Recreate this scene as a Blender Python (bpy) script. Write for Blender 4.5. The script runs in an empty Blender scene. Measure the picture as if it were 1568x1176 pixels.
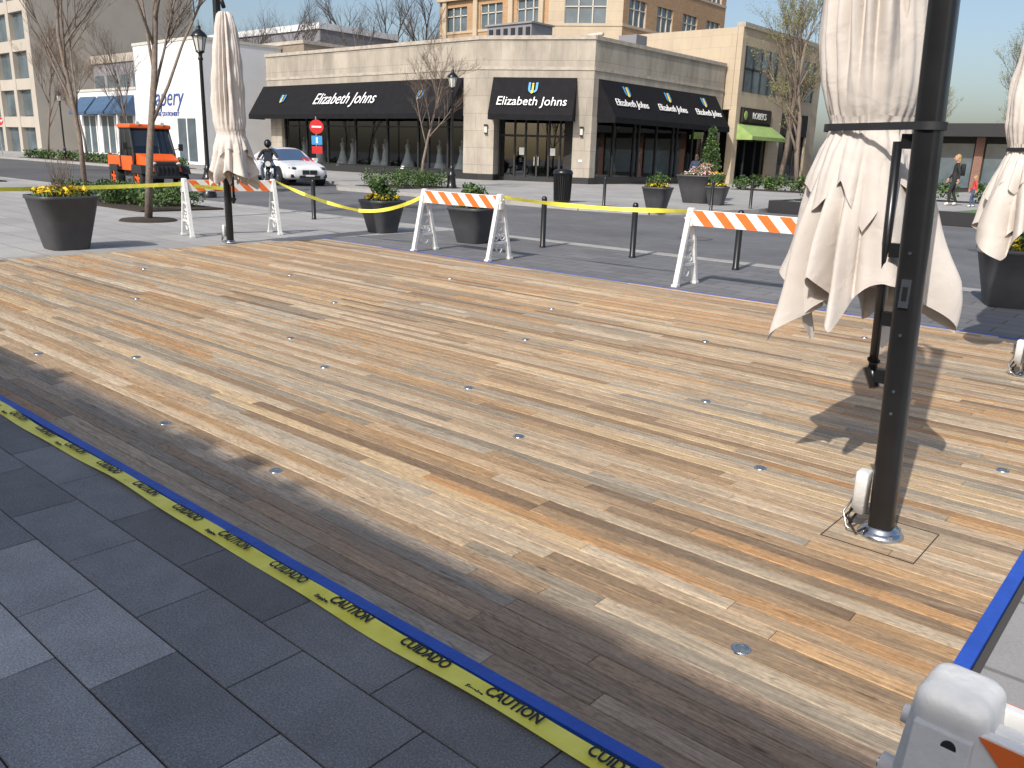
import bpy, math, random
from mathutils import Vector, Matrix, Quaternion
random.seed(7)
R=math.radians
sc=bpy.context.scene
COL=sc.collection
# ------------------------------------------------------------------ materials
def newmat(name):
    m=bpy.data.materials.new(name); m.use_nodes=True
    nt=m.node_tree; return m,nt,nt.nodes['Principled BSDF']
def N(nt,t,**k):
    n=nt.nodes.new(t)
    for a,b in k.items():
        if a in n.inputs: n.inputs[a].default_value=b
        else: setattr(n,a,b)
    return n
def ramp(nt,stops):
    n=nt.nodes.new('ShaderNodeValToRGB'); e=n.color_ramp.elements
    while len(e)<len(stops): e.new(0.5)
    for i,(p,c) in enumerate(stops):
        e[i].position=p
        e[i].color=(c,c,c,1) if not isinstance(c,(tuple,list)) else (*c,1)
    return n
def mul(c,k): return tuple(min(1,x*k) for x in c)
def pm(name,col,rough=.6,metal=0,var=.15,scale=4,bump=0,bscale=40,spec=.5,detail=5):
    m,nt,b=newmat(name); L=nt.links.new
    tc=N(nt,'ShaderNodeTexCoord')
    no=N(nt,'ShaderNodeTexNoise',Scale=scale,Detail=detail,Roughness=.6)
    L(tc.outputs['Object'],no.inputs['Vector'])
    r=ramp(nt,[(.3,mul(col,1-var)),(.7,mul(col,1+var))])
    L(no.outputs['Fac'],r.inputs['Fac'])
    L(r.outputs['Color'],b.inputs['Base Color'])
    b.inputs['Roughness'].default_value=rough
    b.inputs['Metallic'].default_value=metal
    b.inputs['Specular IOR Level'].default_value=spec
    if bump:
        n2=N(nt,'ShaderNodeTexNoise',Scale=bscale,Detail=4); L(tc.outputs['Object'],n2.inputs['Vector'])
        bp=N(nt,'ShaderNodeBump',Strength=bump,Distance=.02); L(n2.outputs['Fac'],bp.inputs['Height']); L(bp.outputs['Normal'],b.inputs['Normal'])
    return m
def wallmat(name,col,col2,mortar,bw,bh,ms,rough=.85,stain=.25,off=.5):
    m,nt,b=newmat(name); L=nt.links.new
    tc=N(nt,'ShaderNodeTexCoord'); sx=N(nt,'ShaderNodeSeparateXYZ'); L(tc.outputs['Object'],sx.inputs[0])
    ad=N(nt,'ShaderNodeMath',operation='ADD'); L(sx.outputs[0],ad.inputs[0]); L(sx.outputs[1],ad.inputs[1])
    cb=N(nt,'ShaderNodeCombineXYZ'); L(ad.outputs[0],cb.inputs[0]); L(sx.outputs[2],cb.inputs[1])
    br=N(nt,'ShaderNodeTexBrick',Scale=1.0,offset=off); br.inputs['Brick Width'].default_value=bw; br.inputs['Row Height'].default_value=bh
    br.inputs['Mortar Size'].default_value=ms; br.inputs['Color1'].default_value=(*col,1); br.inputs['Color2'].default_value=(*col2,1); br.inputs['Mortar'].default_value=(*mortar,1)
    L(cb.outputs[0],br.inputs['Vector'])
    no=N(nt,'ShaderNodeTexNoise',Scale=.9,Detail=7,Roughness=.65)
    mp=N(nt,'ShaderNodeMapping'); mp.inputs['Scale'].default_value=(1,1,.35); L(tc.outputs['Object'],mp.inputs[0]); L(mp.outputs[0],no.inputs['Vector'])
    r=ramp(nt,[(.3,1-stain),(.65,1.0)]); L(no.outputs['Fac'],r.inputs[0])
    mx=N(nt,'ShaderNodeMix',data_type='RGBA',blend_type='MULTIPLY'); mx.inputs[0].default_value=1
    L(br.outputs['Color'],mx.inputs[6]); L(r.outputs[0],mx.inputs[7]); L(mx.outputs[2],b.inputs['Base Color'])
    b.inputs['Roughness'].default_value=rough
    return m
def floormat(name,c1,c2,mortar,bw,bh,ms,rough=.8,stain=.25,speck=.12,rot=0,off=.5):
    m,nt,b=newmat(name); L=nt.links.new
    tc=N(nt,'ShaderNodeTexCoord'); mp=N(nt,'ShaderNodeMapping'); mp.inputs['Rotation'].default_value=(0,0,rot); L(tc.outputs['Object'],mp.inputs[0])
    br=N(nt,'ShaderNodeTexBrick',Scale=1.0,offset=off); br.inputs['Brick Width'].default_value=bw; br.inputs['Row Height'].default_value=bh
    br.inputs['Mortar Size'].default_value=ms; br.inputs['Color1'].default_value=(*c1,1); br.inputs['Color2'].default_value=(*c2,1); br.inputs['Mortar'].default_value=(*mortar,1)
    L(mp.outputs[0],br.inputs['Vector'])
    no=N(nt,'ShaderNodeTexNoise',Scale=.35,Detail=8,Roughness=.65); L(tc.outputs['Object'],no.inputs['Vector'])
    r=ramp(nt,[(.3,1-stain),(.7,1.0)]); L(no.outputs['Fac'],r.inputs[0])
    n2=N(nt,'ShaderNodeTexNoise',Scale=120,Detail=2); L(tc.outputs['Object'],n2.inputs['Vector'])
    r2=ramp(nt,[(.35,1-speck),(.65,1.0)]); L(n2.outputs['Fac'],r2.inputs[0])
    mx=N(nt,'ShaderNodeMix',data_type='RGBA',blend_type='MULTIPLY'); mx.inputs[0].default_value=1
    L(br.outputs['Color'],mx.inputs[6]); L(r.outputs[0],mx.inputs[7])
    my=N(nt,'ShaderNodeMix',data_type='RGBA',blend_type='MULTIPLY'); my.inputs[0].default_value=1
    L(mx.outputs[2],my.inputs[6]); L(r2.outputs[0],my.inputs[7]); L(my.outputs[2],b.inputs['Base Color'])
    b.inputs['Roughness'].default_value=rough
    return m
def glassmat(name,tint=(.35,.38,.4),rough=.02):
    m,nt,b=newmat(name); L=nt.links.new; nt.nodes.remove(b)
    o=nt.nodes['Material Output']
    t=N(nt,'ShaderNodeBsdfTransparent'); t.inputs[0].default_value=(*tint,1)
    g=N(nt,'ShaderNodeBsdfGlossy',Roughness=rough); g.inputs[0].default_value=(.8,.85,.9,1)
    fr=N(nt,'ShaderNodeFresnel',IOR=1.5)
    ma=N(nt,'ShaderNodeMath',operation='MULTIPLY_ADD'); ma.inputs[1].default_value=1.0; ma.inputs[2].default_value=.08; L(fr.outputs[0],ma.inputs[0])
    mx=N(nt,'ShaderNodeMixShader'); L(ma.outputs[0],mx.inputs[0]); L(t.outputs[0],mx.inputs[1]); L(g.outputs[0],mx.inputs[2]); L(mx.outputs[0],o.inputs[0])
    return m
M={}
M['black']=pm('black_metal',(.012,.012,.013),.28,.0,.2,8)
M['black_matte']=pm('black_matte',(.02,.02,.022),.6,0,.2,8)
M['chrome']=pm('steel',(.6,.6,.6),.25,1,.1,8)
M['white']=pm('white_plastic',(.70,.70,.685),.5,0,.10,14,bump=.15)
M['orange']=pm('orange_reflective',(.85,.17,.03),.45,0,.08,9)
M['boardwhite']=pm('white_reflective',(.8,.8,.78),.45,0,.05,9)
M['blue_tape']=pm('blue_tape',(.02,.085,.45),.5,0,.15,6,bump=.2,bscale=30)
M['planter']=pm('planter_grey',(.055,.056,.062),.5,0,.12,5,bump=.1)
M['soil']=pm('soil',(.04,.028,.02),.95,0,.3,20,bump=.6)
M['leaf1']=pm('leaf_dark',(.035,.075,.018),.55,0,.35,9)
M['leaf2']=pm('leaf_light',(.10,.16,.035),.55,0,.3,9)
M['bud']=pm('spring_leaf',(.22,.24,.09),.6,0,.25,9)
M['yellowf']=pm('yellow_petal',(.8,.52,.02),.6,0,.15,9)
M['pinkf']=pm('pink_petal',(.75,.3,.35),.6,0,.15,9)
M['whitef']=pm('white_petal',(.75,.72,.62),.6,0,.1,9)
M['bark']=pm('bark',(.19,.15,.12),.9,0,.3,14,bump=.5,bscale=50)
M['bark_dark']=pm('bark_dark',(.10,.085,.078),.9,0,.3,10)
M['twig']=pm('twig',(.17,.12,.09),.9,0,.2,10)
M['limestone']=wallmat('limestone',(.47,.42,.35),(.42,.375,.31),(.28,.25,.21),1.9,.95,.012,stain=.42)
M['limedark']=pm('limestone_trim',(.41,.365,.31),.85,0,.2,3,bump=.1)
M['granite']=pm('dark_granite',(.03,.03,.032),.3,0,.3,60)
M['brick']=wallmat('tan_brick',(.48,.29,.15),(.40,.24,.125),(.45,.36,.25),.42,.15,.012,stain=.15)
M['brick2']=wallmat('grey_brick',(.30,.25,.19),(.25,.205,.155),(.28,.25,.2),.42,.14,.012,stain=.2)
M['brickred']=wallmat('red_brick',(.28,.11,.07),(.22,.09,.06),(.3,.27,.24),.22,.075,.008,stain=.2)
M['cream']=wallmat('cream_stone',(.53,.44,.32),(.50,.41,.30),(.4,.33,.23),1.5,.75,.01,stain=.15)
M['white_wall']=pm('painted_wall',(.74,.75,.76),.8,0,.05,.6)
M['grey_wall']=pm('grey_panel',(.22,.22,.24),.7,0,.1,.5)
M['beige_wall']=pm('beige_panel',(.44,.40,.34),.8,0,.08,.5)
M['glass']=glassmat('window_glass')
M['cglass']=glassmat('vehicle_glass',(.12,.13,.14))
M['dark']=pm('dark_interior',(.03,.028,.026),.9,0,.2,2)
M['intfloor']=pm('shop_floor',(.18,.15,.12),.6,0,.1,2)
M['winblue']=pm('window_reflect',(.10,.13,.15),.08,0,.35,.5,spec=.9)
M['frame']=pm('window_frame',(.55,.53,.46),.6,0,.05,2)
M['awning']=pm('black_canvas',(.010,.010,.012),.8,0,.25,3,bump=.1,spec=.2)
M['blueawn']=pm('blue_canvas',(.05,.10,.18),.75,0,.15,3)
M['greenawn']=pm('green_canvas',(.28,.4,.13),.75,0,.15,3)
M['text']=pm('white_lettering',(.82,.82,.82),.5,0,.02,3)
M['tblue']=pm('blue_lettering',(.05,.09,.30),.5,0,.02,3)
M['tred']=pm('red_sign',(.6,.03,.03),.4,0,.05,3)
M['tyel']=pm('yellow_sign',(.8,.55,.03),.5,0,.02,3)
M['tcyan']=pm('blue_sign',(.05,.3,.6),.5,0,.02,3)
M['roof']=pm('roof_membrane',(.25,.25,.25),.9,0,.15,1)
M['car']=pm('car_paint_white',(.74,.75,.76),.18,0,.02,2,spec=.7)
M['rubber']=pm('tyre_rubber',(.02,.02,.02),.8,0,.2,20)
M['orpaint']=pm('orange_paint',(.80,.12,.02),.35,0,.06,3)
M['lamp']=pm('lamp_glass',(.6,.6,.55),.3,0,.05,3)
M['gown']=pm('white_gown',(.85,.84,.82),.8,0,.1,10)
M['skin']=pm('skin',(.5,.3,.22),.6,0,.08,10)
M['navy']=pm('navy_cloth',(.03,.045,.09),.85,0,.2,10)
M['denim']=pm('denim',(.06,.09,.16),.85,0,.2,10)
M['blackc']=pm('black_cloth',(.02,.02,.022),.85,0,.2,10)
M['redc']=pm('red_cloth',(.55,.05,.05),.85,0,.1,10)
M['pinkc']=pm('pink_cloth',(.7,.25,.32),.85,0,.1,10)
M['hair']=pm('brown_hair',(.06,.035,.02),.6,0,.3,30)
M['blond']=pm('fair_hair',(.4,.24,.1),.6,0,.3,30)
M['turf']=pm('turf',(.09,.2,.035),.9,0,.3,20,bump=.3)
M['concrete']=floormat('concrete_pavers',(.46,.45,.43),(.395,.385,.37),(.24,.23,.22),1.2,.6,.012,stain=.3)
M['greypave']=floormat('grey_pavers',(.235,.235,.24),(.185,.185,.19),(.10,.10,.10),.6,.3,.010,stain=.35)
M['road']=floormat('road_setts',(.20,.20,.205),(.165,.165,.17),(.13,.13,.13),.3,.15,.006,stain=.42)
M['asphalt']=pm('asphalt',(.09,.09,.092),.9,0,.25,.4,detail=10)
M['kerb']=pm('kerb_granite',(.34,.33,.31),.85,0,.15,2)
M['ink']=pm('black_ink',(.012,.012,.012),.5,0,.1,4)
def fabric():
    m,nt,b=newmat('umbrella_canvas'); L=nt.links.new
    tc=N(nt,'ShaderNodeTexCoord'); no=N(nt,'ShaderNodeTexNoise',Scale=4,Detail=6); L(tc.outputs['Object'],no.inputs[0])
    r=ramp(nt,[(.3,(.565,.515,.465)),(.7,(.655,.60,.55))]); L(no.outputs[0],r.inputs[0]); L(r.outputs[0],b.inputs['Base Color'])
    b.inputs['Roughness'].default_value=.9; b.inputs['Specular IOR Level'].default_value=.15
    n2=N(nt,'ShaderNodeTexNoise',Scale=9,Detail=4,Distortion=.8); L(tc.outputs['Object'],n2.inputs[0])
    bp=N(nt,'ShaderNodeBump',Strength=.28,Distance=.03); L(n2.outputs[0],bp.inputs['Height']); L(bp.outputs[0],b.inputs['Normal'])
    return m
M['fabric']=fabric()
def tapemat():
    m,nt,b=newmat('caution_tape'); L=nt.links.new
    tc=N(nt,'ShaderNodeTexCoord'); no=N(nt,'ShaderNodeTexNoise',Scale=9,Detail=3); L(tc.outputs['Object'],no.inputs[0])
    r=ramp(nt,[(.3,(.74,.69,.06)),(.7,(.88,.83,.14))]); L(no.outputs[0],r.inputs[0]); L(r.outputs[0],b.inputs['Base Color'])
    b.inputs['Roughness'].default_value=.35
    bp=N(nt,'ShaderNodeBump',Strength=.3,Distance=.02); L(no.outputs[0],bp.inputs['Height']); L(bp.outputs[0],b.inputs['Normal'])
    return m
M['tape']=tapemat()
def wood():
    m,nt,b=newmat('hardwood_decking'); L=nt.links.new
    tc=N(nt,'ShaderNodeTexCoord')
    ac=N(nt,'ShaderNodeAttribute',attribute_name='bc'); ai=N(nt,'ShaderNodeAttribute',attribute_name='bid')
    cb=N(nt,'ShaderNodeCombineXYZ')
    m1=N(nt,'ShaderNodeMath',operation='MULTIPLY'); m1.inputs[1].default_value=31.7; L(ai.outputs['Fac'],m1.inputs[0]); L(m1.outputs[0],cb.inputs[0]); L(m1.outputs[0],cb.inputs[2])
    def stretched(sx,sy,add=True):
        mp=N(nt,'ShaderNodeMapping'); mp.inputs['Scale'].default_value=(sx,sy,1); L(tc.outputs['Object'],mp.inputs[0])
        if not add: return mp.outputs[0]
        va=N(nt,'ShaderNodeVectorMath',operation='ADD'); L(mp.outputs[0],va.inputs[0]); L(cb.outputs[0],va.inputs[1]); return va.outputs[0]
    def mix(kind,fac,a_,b_):
        x=N(nt,'ShaderNodeMix',data_type='RGBA',blend_type=kind)
        if isinstance(fac,float): x.inputs[0].default_value=fac
        else: L(fac,x.inputs[0])
        L(a_,x.inputs[6])
        if isinstance(b_,tuple): x.inputs[7].default_value=(*b_,1)
        else: L(b_,x.inputs[7])
        return x.outputs[2]
    g1=N(nt,'ShaderNodeTexNoise',Scale=1,Detail=5,Roughness=.75,Distortion=.3); L(stretched(4,120),g1.inputs['Vector'])
    r1=ramp(nt,[(.28,.62),(.5,.98),(.75,1.18)]); L(g1.outputs[0],r1.inputs[0])
    g2=N(nt,'ShaderNodeTexNoise',Scale=1,Detail=2,Roughness=.5,Distortion=1.4); L(stretched(1.6,15),g2.inputs['Vector'])
    mm=N(nt,'ShaderNodeMath',operation='MULTIPLY'); mm.inputs[1].default_value=9; L(g2.outputs[0],mm.inputs[0])
    fr=N(nt,'ShaderNodeMath',operation='PINGPONG'); fr.inputs[1].default_value=.5; L(mm.outputs[0],fr.inputs[0])
    r2=ramp(nt,[(0,.66),(.2,.96),(.5,1.07)]); L(fr.outputs[0],r2.inputs[0])
    g3=N(nt,'ShaderNodeTexNoise',Scale=1,Detail=5,Roughness=.65,Distortion=1.0); L(stretched(1.5,11),g3.inputs['Vector'])
    r3=ramp(nt,[(.52,0.0),(.76,.72)]); L(g3.outputs[0],r3.inputs[0])
    r3b=ramp(nt,[(.26,.42),(.42,0.0)]); L(g3.outputs[0],r3b.inputs[0])
    a=mix('MULTIPLY',1.0,ac.outputs['Color'],r1.outputs[0]); c=mix('MULTIPLY',.9,a,r2.outputs[0])
    d=mix('MIX',r3.outputs[0],c,(.20,.15,.105)); d=mix('MIX',r3b.outputs[0],d,(.60,.47,.33))
    # silvery weathered patches running over several boards
    g4=N(nt,'ShaderNodeTexNoise',Scale=1,Detail=8,Roughness=.72,Distortion=.5); L(stretched(.6,1.7,False),g4.inputs['Vector'])
    r4=ramp(nt,[(.52,0.0),(.68,.62)]); L(g4.outputs[0],r4.inputs[0])
    e=mix('MIX',r4.outputs[0],d,(.285,.245,.19))
    e=mix('MULTIPLY',.35,e,r1.outputs[0])
    # knots
    vo=N(nt,'ShaderNodeTexVoronoi',Scale=1); L(stretched(1.7,9),vo.inputs['Vector'])
    rk=ramp(nt,[(.03,.22),(.07,.75),(.11,1.0)]); L(vo.outputs['Distance'],rk.inputs[0]); e=mix('MULTIPLY',.8,e,rk.outputs[0])
    g5=N(nt,'ShaderNodeTexNoise',Scale=45,Detail=3,Roughness=.7); L(tc.outputs['Object'],g5.inputs['Vector'])
    r5=ramp(nt,[(.3,.84),(.7,1.12)]); L(g5.outputs[0],r5.inputs[0]); f_=mix('MULTIPLY',1.0,e,r5.outputs[0])
    L(f_,b.inputs['Base Color'])
    b.inputs['Roughness'].default_value=.68; b.inputs['Specular IOR Level'].default_value=.22
    bp=N(nt,'ShaderNodeBump',Strength=.3,Distance=.004); L(g1.outputs[0],bp.inputs['Height']); L(bp.outputs[0],b.inputs['Normal'])
    return m
M['wood']=wood()
def slabm():
    m,nt,b=newmat('paving_slab'); L=nt.links.new
    tc=N(nt,'ShaderNodeTexCoord'); ac=N(nt,'ShaderNodeAttribute',attribute_name='bc')
    n1=N(nt,'ShaderNodeTexNoise',Scale=150,Detail=3,Roughness=.75); L(tc.outputs['Object'],n1.inputs[0])
    r1=ramp(nt,[(.3,.55),(.52,1.0),(.70,1.65)]); L(n1.outputs[0],r1.inputs[0])
    n2=N(nt,'ShaderNodeTexNoise',Scale=2.2,Detail=7,Roughness=.7); L(tc.outputs['Object'],n2.inputs[0])
    r2=ramp(nt,[(.3,.75),(.7,1.15)]); L(n2.outputs[0],r2.inputs[0])
    a=N(nt,'ShaderNodeMix',data_type='RGBA',blend_type='MULTIPLY'); a.inputs[0].default_value=1; L(ac.outputs['Color'],a.inputs[6]); L(r1.outputs[0],a.inputs[7])
    c=N(nt,'ShaderNodeMix',data_type='RGBA',blend_type='MULTIPLY'); c.inputs[0].default_value=1; L(a.outputs[2],c.inputs[6]); L(r2.outputs[0],c.inputs[7])
    L(c.outputs[2],b.inputs['Base Color']); b.inputs['Roughness'].default_value=.7
    bp=N(nt,'ShaderNodeBump',Strength=.3,Distance=.002); L(n1.outputs[0],bp.inputs['Height']); L(bp.outputs[0],b.inputs['Normal'])
    return m
M['slab']=slabm()
# ------------------------------------------------------------------ builder
class B:
    def __init__(s): s.v=[];s.f=[];s.m=[];s.sm=[];s.mats=[];s.T=Matrix.Identity(4)
    def mi(s,k):
        if k not in s.mats: s.mats.append(k)
        return s.mats.index(k)
    def add(s,vs,fs,k,smooth=False):
        o=len(s.v);T=s.T
        s.v.extend([tuple(T@Vector(v)) for v in vs])
        i=s.mi(k)
        for f in fs: s.f.append(tuple(o+j for j in f)); s.m.append(i); s.sm.append(smooth)
    def box(s,x0,x1,y0,y1,z0,z1,k):
        s.hexa([(x0,y0,z0),(x1,y0,z0),(x1,y1,z0),(x0,y1,z0),(x0,y0,z1),(x1,y0,z1),(x1,y1,z1),(x0,y1,z1)],k)
    def hexa(s,v,k,smooth=False):
        s.add(v,[(0,3,2,1),(4,5,6,7),(0,1,5,4),(1,2,6,5),(2,3,7,6),(3,0,4,7)],k,smooth)
    def rbox(s,x0,x1,y0,y1,z0,z1,k,r=.02,taper=1.0,n=3):
        cx,cy=(x0+x1)/2,(y0+y1)/2; hx,hy=(x1-x0)/2,(y1-y0)/2
        rings=[(z0,taper,r),(z1-r,1,r)]
        for i in range(1,n+1):
            a=i/n*math.pi/2; rings.append((z1-r+r*math.sin(a),1-(1-math.cos(a))*r/max(hx,hy),r))
        vs=[];K=0
        for z,sc_,rr in rings:
            loop=[]
            for qx,qy,a0 in((1,1,0),(-1,1,90),(-1,-1,180),(1,-1,270)):
                for i in range(n+1):
                    a=R(a0+90*i/n); loop.append((cx+(qx*(hx-rr)+rr*math.cos(a))*sc_,cy+(qy*(hy-rr)+rr*math.sin(a))*sc_,z))
            K=len(loop); vs+=loop
        fs=[]
        for j in range(len(rings)-1):
            for i in range(K): fs.append((j*K+i,j*K+(i+1)%K,(j+1)*K+(i+1)%K,(j+1)*K+i))
        fs.append(tuple(range(K-1,-1,-1))); fs.append(tuple((len(rings)-1)*K+i for i in range(K)))
        s.add(vs,fs,k,True)
    def cyl(s,p0,p1,r0,r1,k,n=12,cap=True,smooth=True):
        p0=Vector(p0);p1=Vector(p1);d=(p1-p0)
        if d.length<1e-6:return
        q=d.to_track_quat('Z','Y'); vs=[];fs=[]
        for p,r in((p0,r0),(p1,r1)):
            for i in range(n):
                a=2*math.pi*i/n; vs.append(p+q@Vector((r*math.cos(a),r*math.sin(a),0)))
        for i in range(n): fs.append((i,(i+1)%n,n+(i+1)%n,n+i))
        s.add(vs,fs,k,smooth)
        if cap: s.add(vs,[tuple(range(n-1,-1,-1)),tuple(range(n,2*n))],k,False)
    def tube(s,pts,rs,k,n=8,closed=False):
        pts=[Vector(p) for p in pts]; 
        if not isinstance(rs,(list,tuple)): rs=[rs]*len(pts)
        vs=[];fs=[];m=len(pts)
        for j,p in enumerate(pts):
            if closed: d=pts[(j+1)%m]-pts[j-1]
            else: d=pts[min(j+1,m-1)]-pts[max(j-1,0)]
            q=d.to_track_quat('Z','Y')
            for i in range(n):
                a=2*math.pi*i/n; vs.append(p+q@Vector((rs[j]*math.cos(a),rs[j]*math.sin(a),0)))
        for j in range(m if closed else m-1):
            j2=(j+1)%m
            for i in range(n): fs.append((j*n+i,j*n+(i+1)%n,j2*n+(i+1)%n,j2*n+i))
        if not closed: fs+= [tuple(range(n-1,-1,-1)),tuple((m-1)*n+i for i in range(n))]
        s.add(vs,fs,k,True)
    def lathe(s,prof,k,c=(0,0),n=20,smooth=True):
        vs=[];fs=[]
        for r,z in prof:
            for i in range(n):
                a=2*math.pi*i/n; vs.append((c[0]+r*math.cos(a),c[1]+r*math.sin(a),z))
        for j in range(len(prof)-1):
            for i in range(n): fs.append((j*n+i,j*n+(i+1)%n,(j+1)*n+(i+1)%n,(j+1)*n+i))
        s.add(vs,fs,k,smooth)
    def ell(s,c,r,k,n=12,m=8,rot=None):
        vs=[];fs=[]; q=rot or Quaternion()
        for j in range(m+1):
            b=math.pi*j/m
            for i in range(n):
                a=2*math.pi*i/n; vs.append(Vector(c)+q@Vector((r[0]*math.sin(b)*math.cos(a),r[1]*math.sin(b)*math.sin(a),r[2]*math.cos(b))))
        for j in range(m):
            for i in range(n): fs.append((j*n+i,(j+1)*n+i,(j+1)*n+(i+1)%n,j*n+(i+1)%n))
        s.add(vs,fs,k,True)
    def leaves(s,c,r,n,size,keys,shell=.4):
        for _ in range(n):
            d=Vector((random.gauss(0,1),random.gauss(0,1),random.gauss(0,1))).normalized()*(random.random()**shell)
            p=Vector((c[0]+d.x*r[0],c[1]+d.y*r[1],c[2]+d.z*r[2]))
            q=Quaternion((random.gauss(0,1),random.gauss(0,1),random.gauss(0,1),random.gauss(0,1))).normalized()
            z=size*random.uniform(.6,1.3)
            s.add([p+q@Vector(t) for t in((-z,0,0),(0,-z*.5,z*.1),(z,0,0),(0,z*.5,z*.1))],[(0,1,2,3)],random.choice(keys))
    def mesh(s,name):
        me=bpy.data.meshes.new(name); me.from_pydata(s.v,[],s.f)
        for k in s.mats: me.materials.append(M[k])
        me.polygons.foreach_set('material_index',s.m); me.polygons.foreach_set('use_smooth',s.sm)
        me.update(); return me
    def obj(s,name,loc=(0,0,0),rot=0,parent=None,bevel=0,scale=1):
        return put(name,s.mesh(name),loc,rot,parent,bevel,scale)
def put(name,me,loc=(0,0,0),rot=0,parent=None,bevel=0,scale=1):
    o=bpy.data.objects.new(name,me); o.location=loc; o.rotation_euler=(0,0,rot); o.scale=(scale,)*3
    COL.objects.link(o)
    if parent: o.parent=parent
    if bevel:
        b=o.modifiers.new('bevel','BEVEL'); b.width=bevel; b.segments=2; b.limit_method='ANGLE'
    return o
def text(name,body,size,loc,rot,key,parent,shear=0,ext=.012,align='CENTER',sx=1,off=0):
    c=bpy.data.curves.new(name,'FONT'); c.body=body; c.size=size; c.extrude=ext; c.align_x=align; c.align_y='CENTER'; c.shear=shear; c.resolution_u=3; c.offset=off
    c.materials.append(M[key]); o=bpy.data.objects.new(name,c); o.location=Vector(loc)-(parent.location if parent else Vector()); o.rotation_euler=rot; o.scale=(sx,1,1)
    COL.objects.link(o); o.parent=parent; return o
def sheet(name,poly,z,key,depth=.05):
    b=B(); n=len(poly)
    vs=[(x,y,z) for x,y in poly]+[(x,y,z-depth) for x,y in poly]
    b.add(vs,[tuple(range(n))]+[(i,i+n,(i+1)%n+n,(i+1)%n) for i in range(n)],key)
    return b.obj(name)
# ------------------------------------------------------------------ ground
sheet('ground',[(-400,-200),(300,-200),(300,500),(-400,500)],-.075,'asphalt',.01)
sheet('street',[(-200,13.3),(60,13.3),(60,27.6),(-200,27.6)],-.03,'road',.04)
sheet('street_asphalt',[(-200,13.3),(-33.5,13.3),(-33.5,25.3),(-200,25.3)],-.024,'asphalt',.02)
sheet('plaza_pavement',[(-13.05,9.66),(40,9.66),(40,13.0),(-13.05,13.0)],-.012,'greypave')
sheet('concrete_pavement',[(-200,-10),(-13.05,-10),(-13.05,13.0),(-200,13.0)],-.012,'concrete')
sheet('concrete_pavement',[(-.37,-10),(40,-10),(40,9.65),(-.37,9.65)],-.012,'concrete')
b=B(); b.box(-200,40,13.0,13.3,-.07,-.004,'kerb'); b.obj('kerb')
far=[(-200,25.2),(-31.5,25.2),(-30,24.6),(-29.3,22.6),(-28.2,21.8),(-16,21.8),(-13.8,22.4),(-12.9,24),(-12.5,27.0),(-12.5,120),(-200,120)]
sheet('sidewalk',far,.1,'concrete',.16)
b=B()
for i in range(len(far)-3):
    p=Vector((*far[i],0));q=Vector((*far[i+1],0)); d=(q-p).normalized(); nrm=Vector((d.y,-d.x,0))
    a,c=p+nrm*.15,q+nrm*.15
    b.hexa([(a.x,a.y,-.05),(c.x,c.y,-.05),(q.x,q.y,-.05),(p.x,p.y,-.05),(a.x,a.y,.104),(c.x,c.y,.104),(q.x,q.y,.104),(p.x,p.y,.104)],'kerb')
b.obj('kerb')
b=B(); b.lathe([(.36,-.029),(.36,-.024),(.33,-.023)],'granite',(-9.0,16.6),28); b.lathe([(.33,-.024),(.01,-.024)],'chrome',(-9.0,16.6),28)
for x,y in((-19,17.5),(-4,20)): b.lathe([(.33,-.024),(.01,-.0235)],'granite',(x,y),24)
b.obj('manhole_covers')
# decking
DX0,DX1,DY0,DY1=-12.95,-.45,1.79,9.58
def colored(name,boxes,key):
    vs=[];fs=[];cols=[];ids=[]
    for (x0,x1,y0,y1,z0,z1,c,i,dz) in boxes:
        o=len(vs); e=.0022
        vs+=[(x0,y0,z0),(x1,y0,z0),(x1,y1,z0),(x0,y1,z0),(x0,y0,z1-e+dz),(x1,y0,z1-e+dz),(x1,y1,z1-e-dz),(x0,y1,z1-e-dz),
             (x0+e,y0+e,z1+dz),(x1-e,y0+e,z1+dz),(x1-e,y1-e,z1-dz),(x0+e,y1-e,z1-dz)]
        fl=[(0,1,5,4),(1,2,6,5),(2,3,7,6),(3,0,4,7),(4,5,9,8),(5,6,10,9),(6,7,11,10),(7,4,8,11),(8,9,10,11)]
        fs+=[tuple(o+j for j in f) for f in fl]; cols+=[(*c,1)]*36; ids+=[i]*36
    me=bpy.data.meshes.new(name); me.from_pydata(vs,[],fs)
    a=me.color_attributes.new('bc','FLOAT_COLOR','CORNER'); a.data.foreach_set('color',[x for c in cols for x in c])
    a=me.attributes.new('bid','FLOAT','CORNER'); a.data.foreach_set('value',ids)
    me.materials.append(M[key]); me.update(); return put(name,me)
pal=[((.50,.355,.22),6),((.56,.42,.275),6),((.46,.31,.18),4),((.60,.475,.33),4),((.37,.255,.155),3),((.53,.335,.175),3),((.36,.295,.215),3),((.29,.195,.12),2),((.63,.46,.27),2),((.43,.36,.27),3),((.51,.295,.14),2)]
pp=[c for c,w in pal for _ in range(w)]
boxes=[];rows=94;w=(DY1-DY0)/rows
for j in range(rows):
    y=DY0+j*w; x=DX0-random.uniform(0,1.5)
    while x<DX1:
        L_=random.choice([.7,1.2,1.5,1.8,2.1,2.4,3.0]); x2=min(x+L_,DX1)
        xa=max(x,DX0)
        if DX1-x2<.3: x2=DX1
        if x2>xa+.05:
            c=random.choice(pp); k=random.uniform(.84,1.1); c=tuple(t*k for t in c)
            if j<6: g=sum(c)/3; c=tuple((t*.65+g*.35)*.82 for t in c)   # border boards greyed and darkened: shade painted into their colour
            boxes.append((xa+.001,x2-.001,y+.0026,y+w-.0026,-.03,0,c,random.random(),random.uniform(-.0010,.0010)))
        x=x2
        if x2>=DX1: break
colored('wooden_deck',boxes,'wood')
b=B(); b.box(DX0,DX1,DY0,DY1,-.06,-.028,'black_matte'); b.obj('deck_frame')
b=B()
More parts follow.
